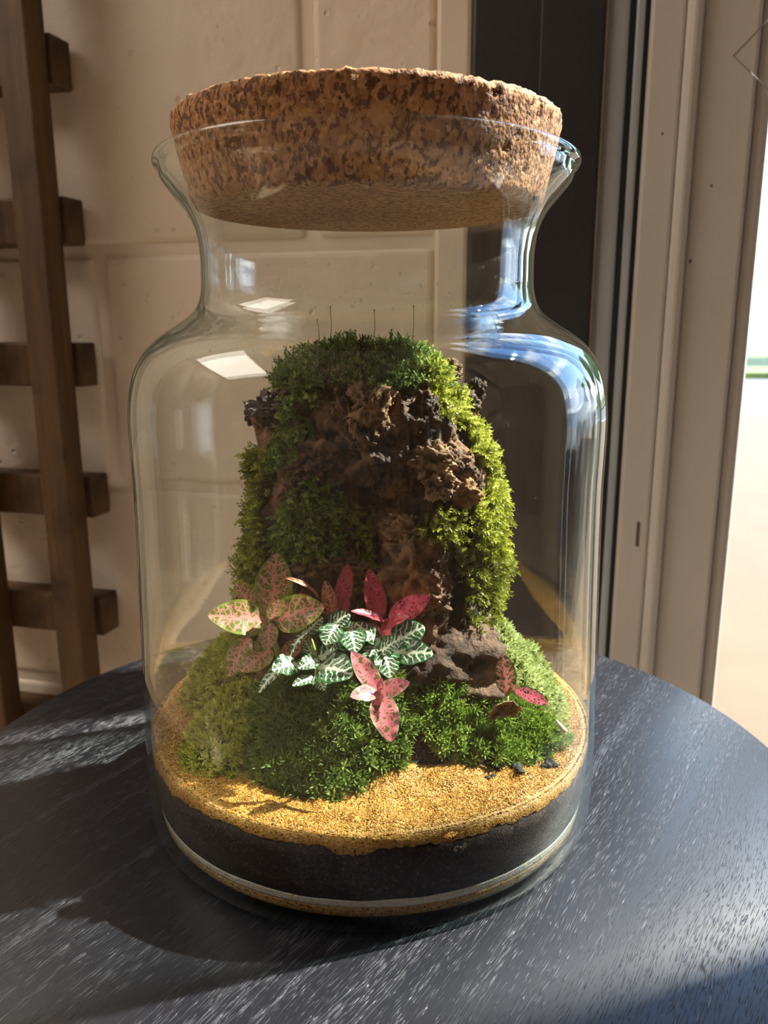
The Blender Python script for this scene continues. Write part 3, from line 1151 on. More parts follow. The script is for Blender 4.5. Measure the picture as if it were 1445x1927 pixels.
jit = np.stack([X, Yy, jit[..., 2]], -1)
V = (P_[:, None, :] + jit * rad[:, None, None]).reshape(-1, 3)
T = (oct_f[None] + (np.arange(nG) * 6)[:, None, None]).reshape(-1, 3)
gr = make_tris('sand_grains', V, T, M['sand_grain'], gold, {'tint': np.repeat(rng.random(nG), 6)})
gr['kind'] = 'stuff'

# planted bed of dark soil
V, F = [], []
seg, nr_ = 160, 50
V.append((0, 0.012, bed_z(0, 0.012)))
for i in range(1, nr_ + 1):
    k_ = i / nr_ * 1.04
    for k in range(seg):
        th = 2 * math.pi * k / seg
        c_, s_ = math.cos(th), math.sin(th)
        rr = 1.0 / ((abs(c_) / 0.086) ** 3 + (abs(s_) / (0.080 if s_ < 0 else 0.076)) ** 3) ** (1 / 3)
        wob = 1 + 0.05 * mn.noise(Vector((c_ * 3, s_ * 3, 7))) * k_
        x, y = rr * k_ * wob * c_, 0.012 + rr * k_ * wob * s_
        h = math.hypot(x, y)
        if h > 0.0955:
            x, y = x * 0.0955 / h, y * 0.0955 / h
        z = bed_z(x, y) if i < nr_ else 0.0355
        V.append((x, y, z))
for k in range(seg):
    F.append((0, 1 + k, 1 + (k + 1) % seg))
for i in range(1, nr_):
    a, b = 1 + (i - 1) * seg, 1 + i * seg
    for k in range(seg):
        k2 = (k + 1) % seg
        F.append((a + k, b + k, b + k2, a + k2))
tag(make('soil_mound', V, F, M['soil']), 'dark soil mound under the mosses and plants', 'soil', None, 'stuff')

# ------------------------------------------------------------------ bark stump
ZS = [0.040, 0.080, 0.110, 0.135, 0.160, 0.178, 0.190, 0.199, 0.205]
XL = [-0.060, -0.056, -0.054, -0.052, -0.048, -0.046, -0.038, -0.027, -0.010]
XR = [0.058, 0.055, 0.058, 0.057, 0.050, 0.041, 0.034, 0.025, 0.010]
DP = [0.050, 0.047, 0.046, 0.044, 0.041, 0.037, 0.031, 0.022, 0.009]
STUMP_Y = 0.014


def stump_point(th, z, want_ridge=False):
    xl, xr, dp = np.interp(z, ZS, XL), np.interp(z, ZS, XR), np.interp(z, ZS, DP)
    cx, rx = (xl + xr) / 2, (xr - xl) / 2
    c_, s_ = math.cos(th), math.sin(th)
    rr = 1.0 / (abs(c_ / rx) ** 2.4 + abs(s_ / dp) ** 2.4) ** (1 / 2.4)
    q = Vector((c_ * 2.2, s_ * 2.2, z * 26))
    rid = mn.ridged_multi_fractal(Vector((c_ * 5.0, s_ * 5.0, z * 38)), 0.9, 2.1, 5, 1.0, 2.0)
    big = mn.fractal(q, 1.0, 2.0, 3)
    d = 0.0048 * big + 0.0034 * (rid - 1.1) + 0.0016 * mn.fractal(Vector((c_ * 16, s_ * 16, z * 150)), 0.7, 2.1, 4)
    # hollows on the front
    if s_ < 0:
        x = cx + rr * c_
        d -= 0.010 * math.exp(-((x - 0.000) / 0.011) ** 2 - ((z - 0.148) / 0.016) ** 2)
        d -= 0.012 * math.exp(-((x - 0.003) / 0.007) ** 2 - ((z - 0.105) / 0.022) ** 2)
        d += 0.004 * math.exp(-((x + 0.004) / 0.022) ** 2 - ((z - 0.178) / 0.010) ** 2)
    fade = sstep(0.207, 0.196, z)
    rr = rr + d * (0.25 + 0.75 * fade)
    rr = max(rr, 0.002)
    p = Vector((cx + rr * c_, STUMP_Y + rr * s_, z + 0.0015 * big))
    return (p, rid) if want_ridge else p


def stump_normal(th, z):
    e = 0.004
    a = stump_point(th + 0.06, z) - stump_point(th - 0.06, z)
    b = stump_point(th, z + e) - stump_point(th, z - e)
    return a.cross(b).normalized()


seg, nz_ = 260, 190
V, F, RD = [], [], []
for i in range(nz_):
    t = i / (nz_ - 1)
    z = 0.040 + 0.165 * (1 - (1 - t) ** 1.25)
    for k in range(seg):
        p, rd = stump_point(2 * math.pi * k / seg, z, True)
        V.append(p)
        RD.append(rd * 0.5)
for i in range(nz_ - 1):
    for k in range(seg):
        k2 = (k + 1) % seg
        F.append((i * seg + k, i * seg + k2, (i + 1) * seg + k2, (i + 1) * seg + k))
V.append(Vector((0, STUMP_Y, 0.2065)))
RD.append(0.5)
for k in range(seg):
    F.append(((nz_ - 1) * seg + k, (nz_ - 1) * seg + (k + 1) % seg, len(V) - 1))
stump = empty('bark_stump', (0, STUMP_Y, 0.040))
tag(stump, 'craggy dark brown bark stump rising from the planted bed, patched with moss', 'stump')
bark = make('bark', V, F, M['bark'], None, attrs={'ridge': RD})


def adopt(o, parent):
    bpy.context.view_layer.update()
    o.parent = parent
    o.matrix_parent_inverse = parent.matrix_world.inverted()
    return o


adopt(bark, stump)


def stump_front(px, py):
    """where the pixel's ray meets the front of the stump"""
    d = Vector(ray(px, py))
    o = Vector(CAM)
    t = 0.27
    for _ in range(400):
        p = o + d * t
        if 0.041 < p.z < 0.2045:
            xl, xr, dp = np.interp(p.z, ZS, XL), np.interp(p.z, ZS, XR), np.interp(p.z, ZS, DP)
            th = math.atan2(p.y - STUMP_Y, p.x - (xl + xr) / 2)
            q = stump_point(th, p.z)
            cx = (xl + xr) / 2
            if math.hypot(p.x - cx, p.y - STUMP_Y) < math.hypot(q.x - cx, q.y - STUMP_Y):
                return p
        t += 0.0005
        if t > 0.5:
            return None


def chunk(name, c, r, mat, seed, amp=0.5, sub=4, freq=1.3, rot=(0, 0, 0), parent=None, facet=0.25):
    bm = bmesh.new()
    bmesh.ops.create_icosphere(bm, subdivisions=sub, radius=1.0)
    RDL = []
    off = Vector((seed * 3.1, seed * 1.7, seed * 0.9))
    R_ = Matrix.Rotation(rot[0], 3, 'X') @ Matrix.Rotation(rot[1], 3, 'Y') @ Matrix.Rotation(rot[2], 3, 'Z')
    for v in bm.verts:
        d = v.co.normalized()
        rid = mn.ridged_multi_fractal(d * freq * 1.6 + off, 0.9, 2.1, 5, 1.0, 2.0)
        fr = mn.fractal(d * freq + off, 0.8, 2.1, 5)
        ce = mn.voronoi(d * 1.5 + off)[0][0]
        k = 1 + amp * (0.55 * fr + 0.22 * (rid - 1.0)) - facet * (ce - 0.35) + 0.22 * amp * mn.fractal(d * freq * 5 + off, 0.6, 2.2, 4)
        RDL.append(rid * 0.5)
        v.co = R_ @ Vector((d.x * r[0] * k, d.y * r[1] * k, d.z * r[2] * k)) + Vector(c)
    me = bpy.data.meshes.new(name)
    bm.to_mesh(me)
    bm.free()
    a = me.attributes.new('ridge', 'FLOAT', 'POINT')
    a.data.foreach_set('value', np.asarray(RDL, dtype=np.float32))
    me.polygons.foreach_set('use_smooth', [True] * len(me.polygons))
    me.materials.append(mat)
    o = link(bpy.data.objects.new(name, me))
    if parent is not None:
        adopt(o, parent)
    return o


PX = 1 / 4550.0          # metres per pixel near the stump's front
chunks = [  # px, py, w, h, depth factor, material, tilt
    (512, 772, 78, 62, 0.8, 'bark_wet', 0.2), (492, 806, 26, 74, 0.5, 'bark_orange', -0.35), (470, 785, 20, 30, 0.6, 'bark_wet', -0.3),
    (612, 742, 52, 96, 0.7, 'bark', 0.35), (648, 775, 50, 74, 0.8, 'bark', -0.3), (690, 768, 74, 92, 0.7, 'bark_tan', 0.25), (722, 752, 44, 46, 0.7, 'bark_tan', -0.5),
    (640, 728, 46, 34, 0.7, 'bark_tan', 0.5), (600, 870, 100, 80, 0.5, 'bark', 0.1), (690, 850, 110, 90, 0.45, 'bark', 0.6),
    (812, 872, 84, 74, 0.55, 'bark_tan', 0.6), (826, 912, 62, 54, 0.7, 'bark_tan', -0.3), (874, 930, 56, 50, 0.7, 'bark_orange', 0.5), (850, 880, 90, 60, 0.4, 'bark', 0.7),
    (770, 1005, 96, 60, 0.5, 'bark_tan', 0.3), (780, 1080, 110, 130, 0.35, 'bark_tan', -0.1), (800, 1135, 90, 60, 0.4, 'bark', 0.2),
    (600, 1058, 100, 56, 0.5, 'bark_tan', -0.2), (660, 1072, 62, 56, 0.5, 'bark_tan', 0.4), (556, 1108, 70, 74, 0.5, 'bark', 0.3), (560, 1040, 34, 36, 0.5, 'bark_tan', 0.2),
    (862, 770, 70, 80, 0.4, 'bark', 0.2), (800, 780, 60, 70, 0.4, 'bark', -0.4), (850, 700, 40, 50, 0.6, 'bark_tan', 0.3), (895, 740, 36, 60, 0.5, 'bark', 0.4),
    (560, 930, 60, 70, 0.4, 'bark', -0.2), (735, 900, 60, 90, 0.3, 'bark', 0.1),
]
for i, (px, py, w_, h_, df, mt, tilt) in enumerate(chunks):
    p = stump_front(px, py)
    if p is None:
        p = Vector(at(px, py, STUMP_Y))
    r = (w_ * PX / 2 * 1.05, min(w_, h_) * PX / 2 * df * 1.3, h_ * PX / 2 * 1.05)
    chunk('bark_flake', p + Vector((0, 0.001, 0)), r, M[mt], i + 1, 0.70, 5, 1.5, (0, tilt, 0), stump, 0.45)

# ------------------------------------------------------------------ rock
rp = Vector((0.0325, -0.014, 0.0690))
rock_bm = bmesh.new()
bmesh.ops.create_icosphere(rock_bm, subdivisions=5, radius=1.0)
RDL = []
hole = Vector((0.35, -0.82, 0.20)).normalized()
hole2 = Vector((-0.25, -0.9, -0.05)).normalized()
for v in rock_bm.verts:
    d = v.co.normalized()
    rid = mn.ridged_multi_fractal(d * 2.2 + Vector((4, 1, 9)), 0.9, 2.1, 6, 1.0, 2.0)
    k = 1 + 0.26 * mn.fractal(d * 1.5 + Vector((3, 3, 1)), 0.8, 2.1, 5) + 0.10 * (rid - 1)
    k -= 0.38 * math.exp(-((d - hole).length / 0.24) ** 2)
    k -= 0.20 * math.exp(-((d.z + 0.05 + 0.1 * d.x) / 0.10) ** 2) * sstep(0.2, -0.5, d.y)
    RDL.append(rid * 0.5)
    v.co = Vector((d.x * 0.0300 * k, d.y * 0.0255 * k, d.z * 0.0195 * k)) + rp
me = bpy.data.meshes.new('rock')
rock_bm.to_mesh(me)
rock_bm.free()
a_ = me.attributes.new('ridge', 'FLOAT', 'POINT')
a_.data.foreach_set('value', np.asarray(RDL, dtype=np.float32))
me.polygons.foreach_set('use_smooth', [True] * len(me.polygons))
me.materials.append(M['rock'])
rock = link(bpy.data.objects.new('rock', me))
tag(rock, 'rough brown pitted rock nestled between the white-veined plant and pale moss', 'rock')

# ------------------------------------------------------------------ moss
def sprig_star(n=15, spread=1.0, wid=0.085, lo=0.15, hi=1.25):
    """upright shoot with pointed leaves radiating; unit height"""
    V, T, tip = [], [], []
    for k in range(n):
        a = k * 2.39996 + random.uniform(-.3, .3)
        h = 0.15 + 0.55 * k / n
        el = lo + (hi - lo) * (k / n)
        L = random.uniform(0.42, 0.62)
        d = np.array([math.cos(a) * math.cos(el) * spread, math.sin(a) * math.cos(el) * spread, math.sin(el)])
        s = np.array([-math.sin(a), math.cos(a), 0]) * wid * 0.5
        b = np.array([0, 0, h])
        m = b + d * L * 0.5 + np.array([0, 0, 0.05])
        e = b + d * L + np.array([0, 0, -0.02])
        i = len(V)
        V += [b - s * 0.6, b + s * 0.6, m - s, m + s, e]
        tip += [0.1, 0.1, 0.55, 0.55, 1.0]
        T += [(i, i + 1, i + 3), (i, i + 3, i + 2), (i + 2, i + 3, i + 4)]
    return np.array(V), np.array(T), np.array(tip)


def sprig_feather(n=18, wid=0.12):
    """arching shoot clothed in small leaves; unit length"""
    V, T, tip = [], [], []
    for k in range(n):
        t = (k + 0.5) / n
        a = k * 2.2 + random.uniform(-.4, .4)
        b = np.array([0.28 * t * t, 0, t * (1 - 0.22 * t)])
        L = 0.26 * (1 - 0.55 * t) * random.uniform(0.8, 1.25)
        d = np.array([math.cos(a) * 0.8 + 0.1, math.sin(a) * 0.8, 0.75])
        d /= np.linalg.norm(d)
        s = np.cross(d, [0, 0, 1.0])
        s = s / (np.linalg.norm(s) + 1e-6) * wid * 0.5 * (1 - 0.4 * t)
        i = len(V)
        V += [b - s * 0.5, b + s * 0.5, b + d * L * 0.5 - s, b + d * L * 0.5 + s, b + d * L]
        tip += [t * 0.8, t * 0.8, t * 0.8 + 0.1, t * 0.8 + 0.1, t * 0.8 + 0.2]
        T += [(i, i + 1, i + 3), (i, i + 3, i + 2), (i + 2, i + 3, i + 4)]
    return np.array(V), np.array(T), np.array(tip)


STAR = [sprig_star(16) for _ in range(4)]
CUSH = [sprig_star(12, 1.0, 0.16, 0.3, 1.35) for _ in range(4)]
FEATHER = [sprig_feather() for _ in range(4)]


def scatter(name, samples, templates, size, mat, parent, tintf=None):
    """samples: list of (point, normal); each gets one sprig"""
    Vs, Ts, ti, tp = [], [], [], []
    off = 0
    for (p, nrm) in samples:
        TV, TT, TP = templates[random.randrange(len(templates))]
        nrm = Vector(nrm).normalized()
        q = Vector((0, 0, 1)).rotation_difference(nrm).to_matrix() @ Matrix.Rotation(random.uniform(0, 6.283), 3, 'Z')
        R_ = np.array(q) * (size * random.uniform(0.65, 1.25))
        Vs.append(TV @ R_.T + np.array(p))
        Ts.append(TT + off)
        off += len(TV)
        base = random.gauss(0.46, 0.21)
        if tintf:
            base += tintf(p)
        ti.append(np.full(len(TV), base))
        tp.append(TP)
    return make_tris(name, np.concatenate(Vs), np.concatenate(Ts), mat, parent, {'tint': np.concatenate(ti), 'tip': np.concatenate(tp)})


def cushion(cx, cy, rx, ry, h, seed, label, mat, bed_mat, templates, size, count, jag=0.18, group='moss cushions on the bed', lump=0.0035):
    """a moss cushion growing on the bed"""
    def hz(x, y):
        dx, dy = (x - cx) / rx, (y - cy) / ry
        an = math.atan2(dy, dx)
        edge = 1 + jag * mn.noise(Vector((math.cos(an) * 1.7, math.sin(an) * 1.7, seed * 3.3)))
        d = math.hypot(dx, dy) / edge
        if d >= 1:
            return None
        dome = (1 - d ** 2.6)
        lm = lump * mn.noise(Vector((x * 75, y * 75, seed)))
        return bed_z(x, y) + h * dome ** 0.7 + lm * dome ** 0.5
    V, F = [], []
    sg, nr_ = 48, 14
    V.append((cx, cy, hz(cx, cy)))
    for i in range(1, nr_ + 1):
        for k in range(sg):
            an = 2 * math.pi * k / sg
            c_, s_ = math.cos(an), math.sin(an)
            edge = 1 + jag * mn.noise(Vector((c_ * 1.7, s_ * 1.7, seed * 3.3)))
            f = i / nr_ * 0.995 * edge
            x, y = cx + rx * f * c_, cy + ry * f * s_
            hyp = math.hypot(x, y)
            if hyp > 0.0945:
                x, y = x * 0.0945 / hyp, y * 0.0945 / hyp
            z = hz(x, y)
            V.append((x, y, (z if z is not None else bed_z(x, y)) - (0.0 if i < nr_ else 0.002)))
    for k in range(sg):
        F.append((0, 1 + k, 1 + (k + 1) % sg))
    for i in range(1, nr_):
        a, b = 1 + (i - 1) * sg, 1 + i * sg
        for k in range(sg):
            k2 = (k + 1) % sg
            F.append((a + k, b + k, b + k2, a + k2))
    root = make('moss_cushion', V, F, bed_mat)
    tag(root, label, 'moss', group)
    sm = []
    while len(sm) < count:
        x, y = cx + rx * 1.15 * random.uniform(-1, 1), cy + ry * 1.15 * random.uniform(-1, 1)
        z = hz(x, y)
        if z is None or math.hypot(x, y) > 0.0925:
            continue
        e = 0.0012
        zx, zy = hz(x + e, y), hz(x, y + e)
        nx = -(zx - z) / e if zx is not None else 1.0 * (x - cx) / rx
        ny = -(zy - z) / e if zy is not None else 1.0 * (y - cy) / ry
        nrm = Vector((max(-2, min(2, nx)), max(-2, min(2, ny)), 1.15)).normalized() + Vector((random.gauss(0, .16), random.gauss(0, .16), 0))
        sm.append(((x, y, z - size * 0.25), nrm))
    sc = scatter('moss_shoots', sm, templates, size, mat, root)
    sc['kind'] = 'stuff'
    return root


cushion(-0.0625, -0.038, 0.0165, 0.022, 0.012, 1, 'yellow-green moss cushion beside the golden sand, under the olive pink-veined plant', M['moss_yellow'], M['moss_bed'], CUSH, 0.0046, 900)
cushion(-0.018, -0.044, 0.033, 0.025, 0.011, 2, 'deep green moss cushion in front of the white-veined plant', M['moss_dark'], M['moss_bed'], STAR, 0.0080, 1600, lump=0.007)
cushion(0.044, -0.0385, 0.032, 0.0135, 0.004, 3, 'bright green star moss cushion in front of the brown rock', M['moss_mid'], M['moss_bed'], STAR, 0.0068, 800, lump=0.007)
cushion(0.0675, 0.002, 0.0215, 0.033, 0.020, 4, 'pale green fluffy moss cushion behind the rock and the small sprig', M['moss_pale'], M['moss_bed_pale'], CUSH, 0.0048, 1700, lump=0.008)
cushion(-0.067, 0.014, 0.021, 0.034, 0.019, 5, 'shaded olive moss cushion behind the olive pink-veined plant', M['moss_yellow'], M['moss_bed'], CUSH, 0.0046, 1200, lump=0.006)
cushion(0.0690, -0.031, 0.0150, 0.0120, 0.009, 6, 'small green moss cushion under the two-leaved sprig beside the sand', M['moss_mid'], M['moss_bed'], STAR, 0.0062, 350, lump=0.005)


def patch(pix, label, mat, size, count, templates, droop=0.0, thick=0.004):
    """moss growing on the stump where the given photo outline falls on it: (px, py, rx, ry) ellipses"""
    root = None
    sm = []
    tries = 0
    while len(sm) < count and tries < count * 12:
        tries += 1
        (ex, ey, erx, ery) = random.choice(pix)
        a, rr = random.uniform(0, 6.283), math.sqrt(random.random())
        p = stump_front(ex + erx * rr * math.cos(a), ey + ery * rr * math.sin(a))
        if p is None:
            continue
        th = math.atan2(p.y - STUMP_Y, p.x)
        nrm = stump_normal(th, min(max(p.z, 0.045), 0.2))
        if random.random() > 0.5 + 0.9 * mn.noise(p * 130) + 0.35:
            continue
        v = nrm + Vector((random.gauss(0, .35), random.gauss(0, .35), random.gauss(0, .3) - droop))
        sm.append((tuple(p - nrm * 0.001), v))
    return sm


def add_patch(sm, label, mat, size, templates, around=None, tintf=None):
    root = scatter('moss_clump', sm, templates, size, mat, None, tintf)
    tag(root, label, 'moss', 'moss on the stump')
    root['kind'] = 'thing'
    return root


def ring_samples(zlo, zhi, alo, ahi, count, droop=0.0, thr=-0.25):
    """samples over an angular sector of the stump (degrees, 0 = +x, 270 = front)"""
    sm = []
    tries = 0
    while len(sm) < count and tries < count * 10:
        tries += 1
        th = math.radians(random.uniform(alo, ahi))
        z = random.uniform(zlo, zhi)
        p = stump_point(th, z)
        if mn.noise(p * 75) < thr:
            continue
        nrm = stump_normal(th, z)
        v = nrm + Vector((random.gauss(0, .35), random.gauss(0, .35), random.gauss(0, .3) - droop))
        sm.append((tuple(p - nrm * 0.001), v))
    return sm


# cap on top
sm = ring_samples(0.1885, 0.2045, 0, 360, 1500, -0.25)
sm += patch([(590, 690, 75, 28), (760, 690, 70, 36)], '', None, 0, 350, None, -0.2)
cap = add_patch(sm, 'deep green moss cap crowning the top of the bark stump', M['moss_dark'], 0.0098, FEATHER)
V, F = [], []
for (px, py0, py1) in ((622, 640, 582), (703, 640, 588), (776, 640, 580), (600, 640, 606)):
    p0, p1 = Vector(at(px, py0, 0.005)), Vector(at(px + random.uniform(-3, 3), py1, 0.003))
    v_, f_ = tube([p0, p0.lerp(p1, .5) + Vector((0.0004, 0, 0)), p1, p1 + Vector((0, 0, 0.0012))], [0.0002, 0.00015, 0.00015, 0.0004], 5)
    F += [tuple(i + len(V) for i in f) for f in f_]
    V += v_
st_ = make('spore_stalks', V, F, M['moss_lime'], cap, attrs={'tint': [0.6] * len(V), 'tip': [0.5] * len(V)})
st_['kind'] = 'stuff'
# right flank
sm = ring_samples(0.115, 0.188, -24, 40, 1250, 0.05, -0.1)
sm += patch([(855, 740, 45, 40), (905, 800, 32, 60), (925, 980, 34, 60), (835, 700, 40, 20)], '', None, 0, 420, None, 0.1)
add_patch(sm, 'lime green feathery moss along the sunlit flank of the bark stump', M['moss_lime'], 0.0098, FEATHER)
sm = ring_samples(0.062, 0.112, -30, 30, 560, 0.2, -0.1)
sm += patch([(910, 1130, 42, 60), (885, 1045, 30, 45), (830, 985, 36, 26)], '', None, 0, 260, None, 0.2)
add_patch(sm, 'green moss tuft low on the bark stump above the pale moss cushion', M['moss_trunk'], 0.0095, FEATHER)
# left flank
sm = ring_samples(0.060, 0.160, 145, 212, 1900, 0.1, -0.2)
add_patch(sm, 'olive moss covering the shaded flank of the bark stump', M['moss_trunk'], 0.0095, FEATHER)
sm = patch([(595, 975, 62, 75), (560, 1000, 40, 60)], '', None, 0, 520, None, 0.2)
add_patch(sm, 'green moss tuft on the stump face above the upright red leaves', M['moss_dark'], 0.0092, FEATHER)
sm = patch([(678, 990, 26, 60), (690, 1090, 22, 60), (640, 960, 25, 30)], '', None, 0, 180, None, 0.4)
add_patch(sm, 'sparse moss strip hanging down the hollow of the stump', M['moss_trunk'], 0.0075, FEATHER)
sm = patch([(560, 810, 26, 70), (545, 840, 30, 40), (585, 730, 25, 30)], '', None, 0, 240, None, 0.3)
add_patch(sm, 'thin moss strip below the glossy wet bark knob', M['moss_dark'], 0.0095, FEATHER)

# ------------------------------------------------------------------ plants
def leaf_mesh(L, wd, curl, fold, wav, seed, shape=0.5):
    """leaf in local axes: x along, y across, z up from the face"""
    nu, nv = 22, 11
    V, UV, ED = [], [], []
    for i in range(nu):
        u = i / (nu - 1)
        prof_ = (math.sin(math.pi * min(1, u ** (0.72 + 0.3 * shape)))) ** 0.68
        prof_ = max(prof_, 0.0)
        if u < 0.06:
            prof_ = max(prof_, 0.05)
        hw = wd / 2 * prof_ + 0.00005
        ang = curl * u
        cx = L * (math.sin(ang) / curl if abs(curl) > 1e-3 else u)
        cz = -L * ((1 - math.cos(ang)) / curl if abs(curl) > 1e-3 else 0)
        for j in range(nv):
            v = (j / (nv - 1)) * 2 - 1
            y = hw * v
            z = abs(y) * fold + wav * wd * (abs(v) ** 2) * math.sin(u * 15 + seed + (1.3 if v > 0 else 0)) * prof_
            z += 0.02 * wd * math.sin(u * 34 + seed) * (abs(v)) * prof_
            V.append((cx + z * math.sin(ang), y, cz + z * math.cos(ang)))
            UV.append((u, 0.5 + y / max(L, 1e-6)))
            ED.append(max(abs(v), 0 if u < 0.9 else (u - 0.9) * 10 * 0.96))
    F = []
    for i in range(nu - 1):
        for j in range(nv - 1):
            a = i * nv + j
            F.append((a, a + nv, a + nv + 1, a + 1))
    return V, F, UV, ED


def plant(name, label, root_p, leaves, stem_mat, cat='plant', group=None, hub=None):
    """leaves: (bx, by, tx, ty, wpx, Yb, Yt, material, curl, fold, facing)"""
    r0 = Vector(root_p)
    root = empty(name, r0)
    tag(root, label, cat, group)
    hubp = Vector(hub) if hub is not None else r0
    bpy.context.view_layer.update()
    for i, (bx, by, tx, ty, wpx, Yb, Yt, mt, curl, fold, face) in enumerate(leaves):
        b, t = Vector(at(bx, by, Yb)), Vector(at(tx, ty, Yt))
        ax = t - b
        Lc = ax.length
        ax.normalize()
        nf = Vector(face).normalized()
        nf = (nf - ax * nf.dot(ax)).normalized()
        side = nf.cross(ax).normalized()
        ppm = FPX / (Vector(CAM) - (b + t) / 2).length
        wd = wpx / ppm * (1.2 if mt == 'leaf_white' else 1.0)
        L = Lc * (1 + curl * curl / 24)
        V, F, UV, ED = leaf_mesh(L, wd, curl, fold, 0.045, i * 1.7, random.uniform(0.2, 0.8))
        # chord direction of the curled leaf
        ce = Vector((V[-1][0], 0, V[-1][2])).normalized()
        ca_ = math.atan2(ce.z, ce.x)
        B = Matrix((ax, side, nf)).transposed() @ Matrix.Rotation(ca_, 3, 'Y')
        W_ = [b + B @ Vector(v) for v in V]
        lf = make('leaf', [w - r0 for w in W_], F, M[mt], root, True, UV, {'edge': ED})
        # petiole
        mid = hubp.lerp(b, 0.6) + Vector((0, 0, 0.001))
        v_, f_ = tube([hubp - r0, mid - r0, b - r0 + ax * L * 0.04], [0.0009, 0.0006, 0.0004], 6)
        make('petiole', v_, f_, stem_mat, lf)
    v_, f_ = tube([Vector((0, 0, -0.004)), (hubp - r0) * 0.5 + Vector((0.0006, 0, 0)), hubp - r0 + Vector((0, 0, 0.0004))], [0.0013, 0.0012, 0.0009], 7)
    make('stem', v_, f_, stem_mat, root)
    return root


FU = (0.0, -0.75, 0.66)
FC = (0.0, -0.95, 0.3)
UPF = (0.0, -0.45, 0.9)
# olive plant with pink veins
hubA = at(507, 1170, -0.046)
plant('nerve_plant', 'olive green nerve plant with large pink-veined leaves beside the stump', (hubA[0] + 0.004, -0.034, bed_z(hubA[0], -0.034) + 0.004), [
    (500, 1168, 390, 1158, 66, -0.046, -0.056, 'leaf_olive', 0.5, 0.12, (-0.1, -0.85, 0.55)),
    (510, 1150, 521, 1041, 70, -0.044, -0.038, 'leaf_olive', 0.25, 0.15, (0.15, -0.95, 0.3)),
    (516, 1166, 611, 1142, 70, -0.046, -0.052, 'leaf_olive', 0.45, 0.12, (0.1, -0.85, 0.55)),
    (509, 1168, 526, 1128, 28, -0.048, -0.052, 'leaf_olive', 0.3, 0.2, (0.1, -0.95, 0.3)),
    (507, 1172, 504, 1224, 36, -0.048, -0.054, 'leaf_olive', 0.5, 0.15, (0, -0.8, 0.6)),
    (488, 1158, 444, 1096, 52, -0.040, -0.034, 'leaf_olive', 0.3, 0.1, (-0.2, -0.9, 0.35)),
    (470, 1198, 428, 1274, 44, -0.042, -0.050, 'leaf_olive', 0.5, 0.12, (-0.15, -0.85, 0.5)),
    (512, 1222, 452, 1264, 44, -0.043, -0.052, 'leaf_olive', 0.5, 0.12, (0.05, -0.8, 0.6)),
    (528, 1238, 580, 1196, 30, -0.036, -0.036, 'leaf_salmon', 0.3, 0.12, (0.1, -0.9, 0.4)),
], M['stem'], hub=hubA)
# white veined plants
hubB = at(598, 1248, -0.052)
plant('nerve_plant', 'white-veined dark green nerve plant with drooping leaves above the deep green moss', (hubB[0], -0.040, bed_z(hubB[0], -0.040) + 0.011), [
    (562, 1252, 512, 1262, 40, -0.054, -0.062, 'leaf_white', 0.8, 0.15, (0, -0.6, 0.8)),
    (540, 1254, 487, 1305, 22, -0.054, -0.062, 'leaf_white', 1.0, 0.25, (-0.5, -0.6, 0.6)),
    (599, 1242, 561, 1258, 26, -0.056, -0.062, 'leaf_white', 0.8, 0.15, (0, -0.7, 0.7)),
    (594, 1278, 550, 1291, 20, -0.060, -0.066, 'leaf_white', 0.9, 0.2, (0, -0.5, 0.85)),
    (594, 1272, 610, 1300, 24, -0.060, -0.065, 'leaf_white', 0.8, 0.2, (0.2, -0.8, 0.6)),
    (600, 1254, 664, 1272, 56, -0.056, -0.066, 'leaf_white', 0.8, 0.12, (0.1, -0.7, 0.7)),
    (600, 1240, 657, 1202, 34, -0.054, -0.052, 'leaf_white', 0.5, 0.15, (0.2, -0.8, 0.6)),
    (590, 1240, 575, 1205, 26, -0.050, -0.046, 'leaf_white', 0.4, 0.15, (0, -0.8, 0.6)),
    (575, 1192, 608, 1162, 28, -0.046, -0.044, 'leaf_white', 0.6, 0.2, (0, -0.7, 0.7)),
    (580, 1186, 546, 1236, 16, -0.046, -0.052, 'leaf_white', 0.9, 0.3, (-0.5, -0.6, 0.6)),
], M['stem'], hub=hubB)
hubB2 = at(640, 1190, -0.046)
plant('nerve_plant', 'white-veined dark green nerve plant below the upright red leaves', (hubB2[0], -0.037, bed_z(hubB2[0], -0.037) + 0.010), [
    (634, 1176, 612, 1214, 40, -0.048, -0.056, 'leaf_white', 0.8, 0.12, (-0.1, -0.7, 0.7)),
    (618, 1180, 659, 1156, 32, -0.046, -0.044, 'leaf_white', 0.6, 0.15, (0.1, -0.7, 0.7)),
    (660, 1184, 668, 1230, 44, -0.048, -0.058, 'leaf_white', 0.8, 0.12, (0.1, -0.75, 0.65)),
    (640, 1192, 676, 1178, 30, -0.046, -0.046, 'leaf_white', 0.6, 0.15, (0.1, -0.6, 0.8)),
    (645, 1196, 620, 1225, 30, -0.050, -0.056, 'leaf_white', 0.8, 0.2, (0, -0.6, 0.8)),
], M['stem'], hub=hubB2)
hubB3 = at(728, 1222, -0.048)
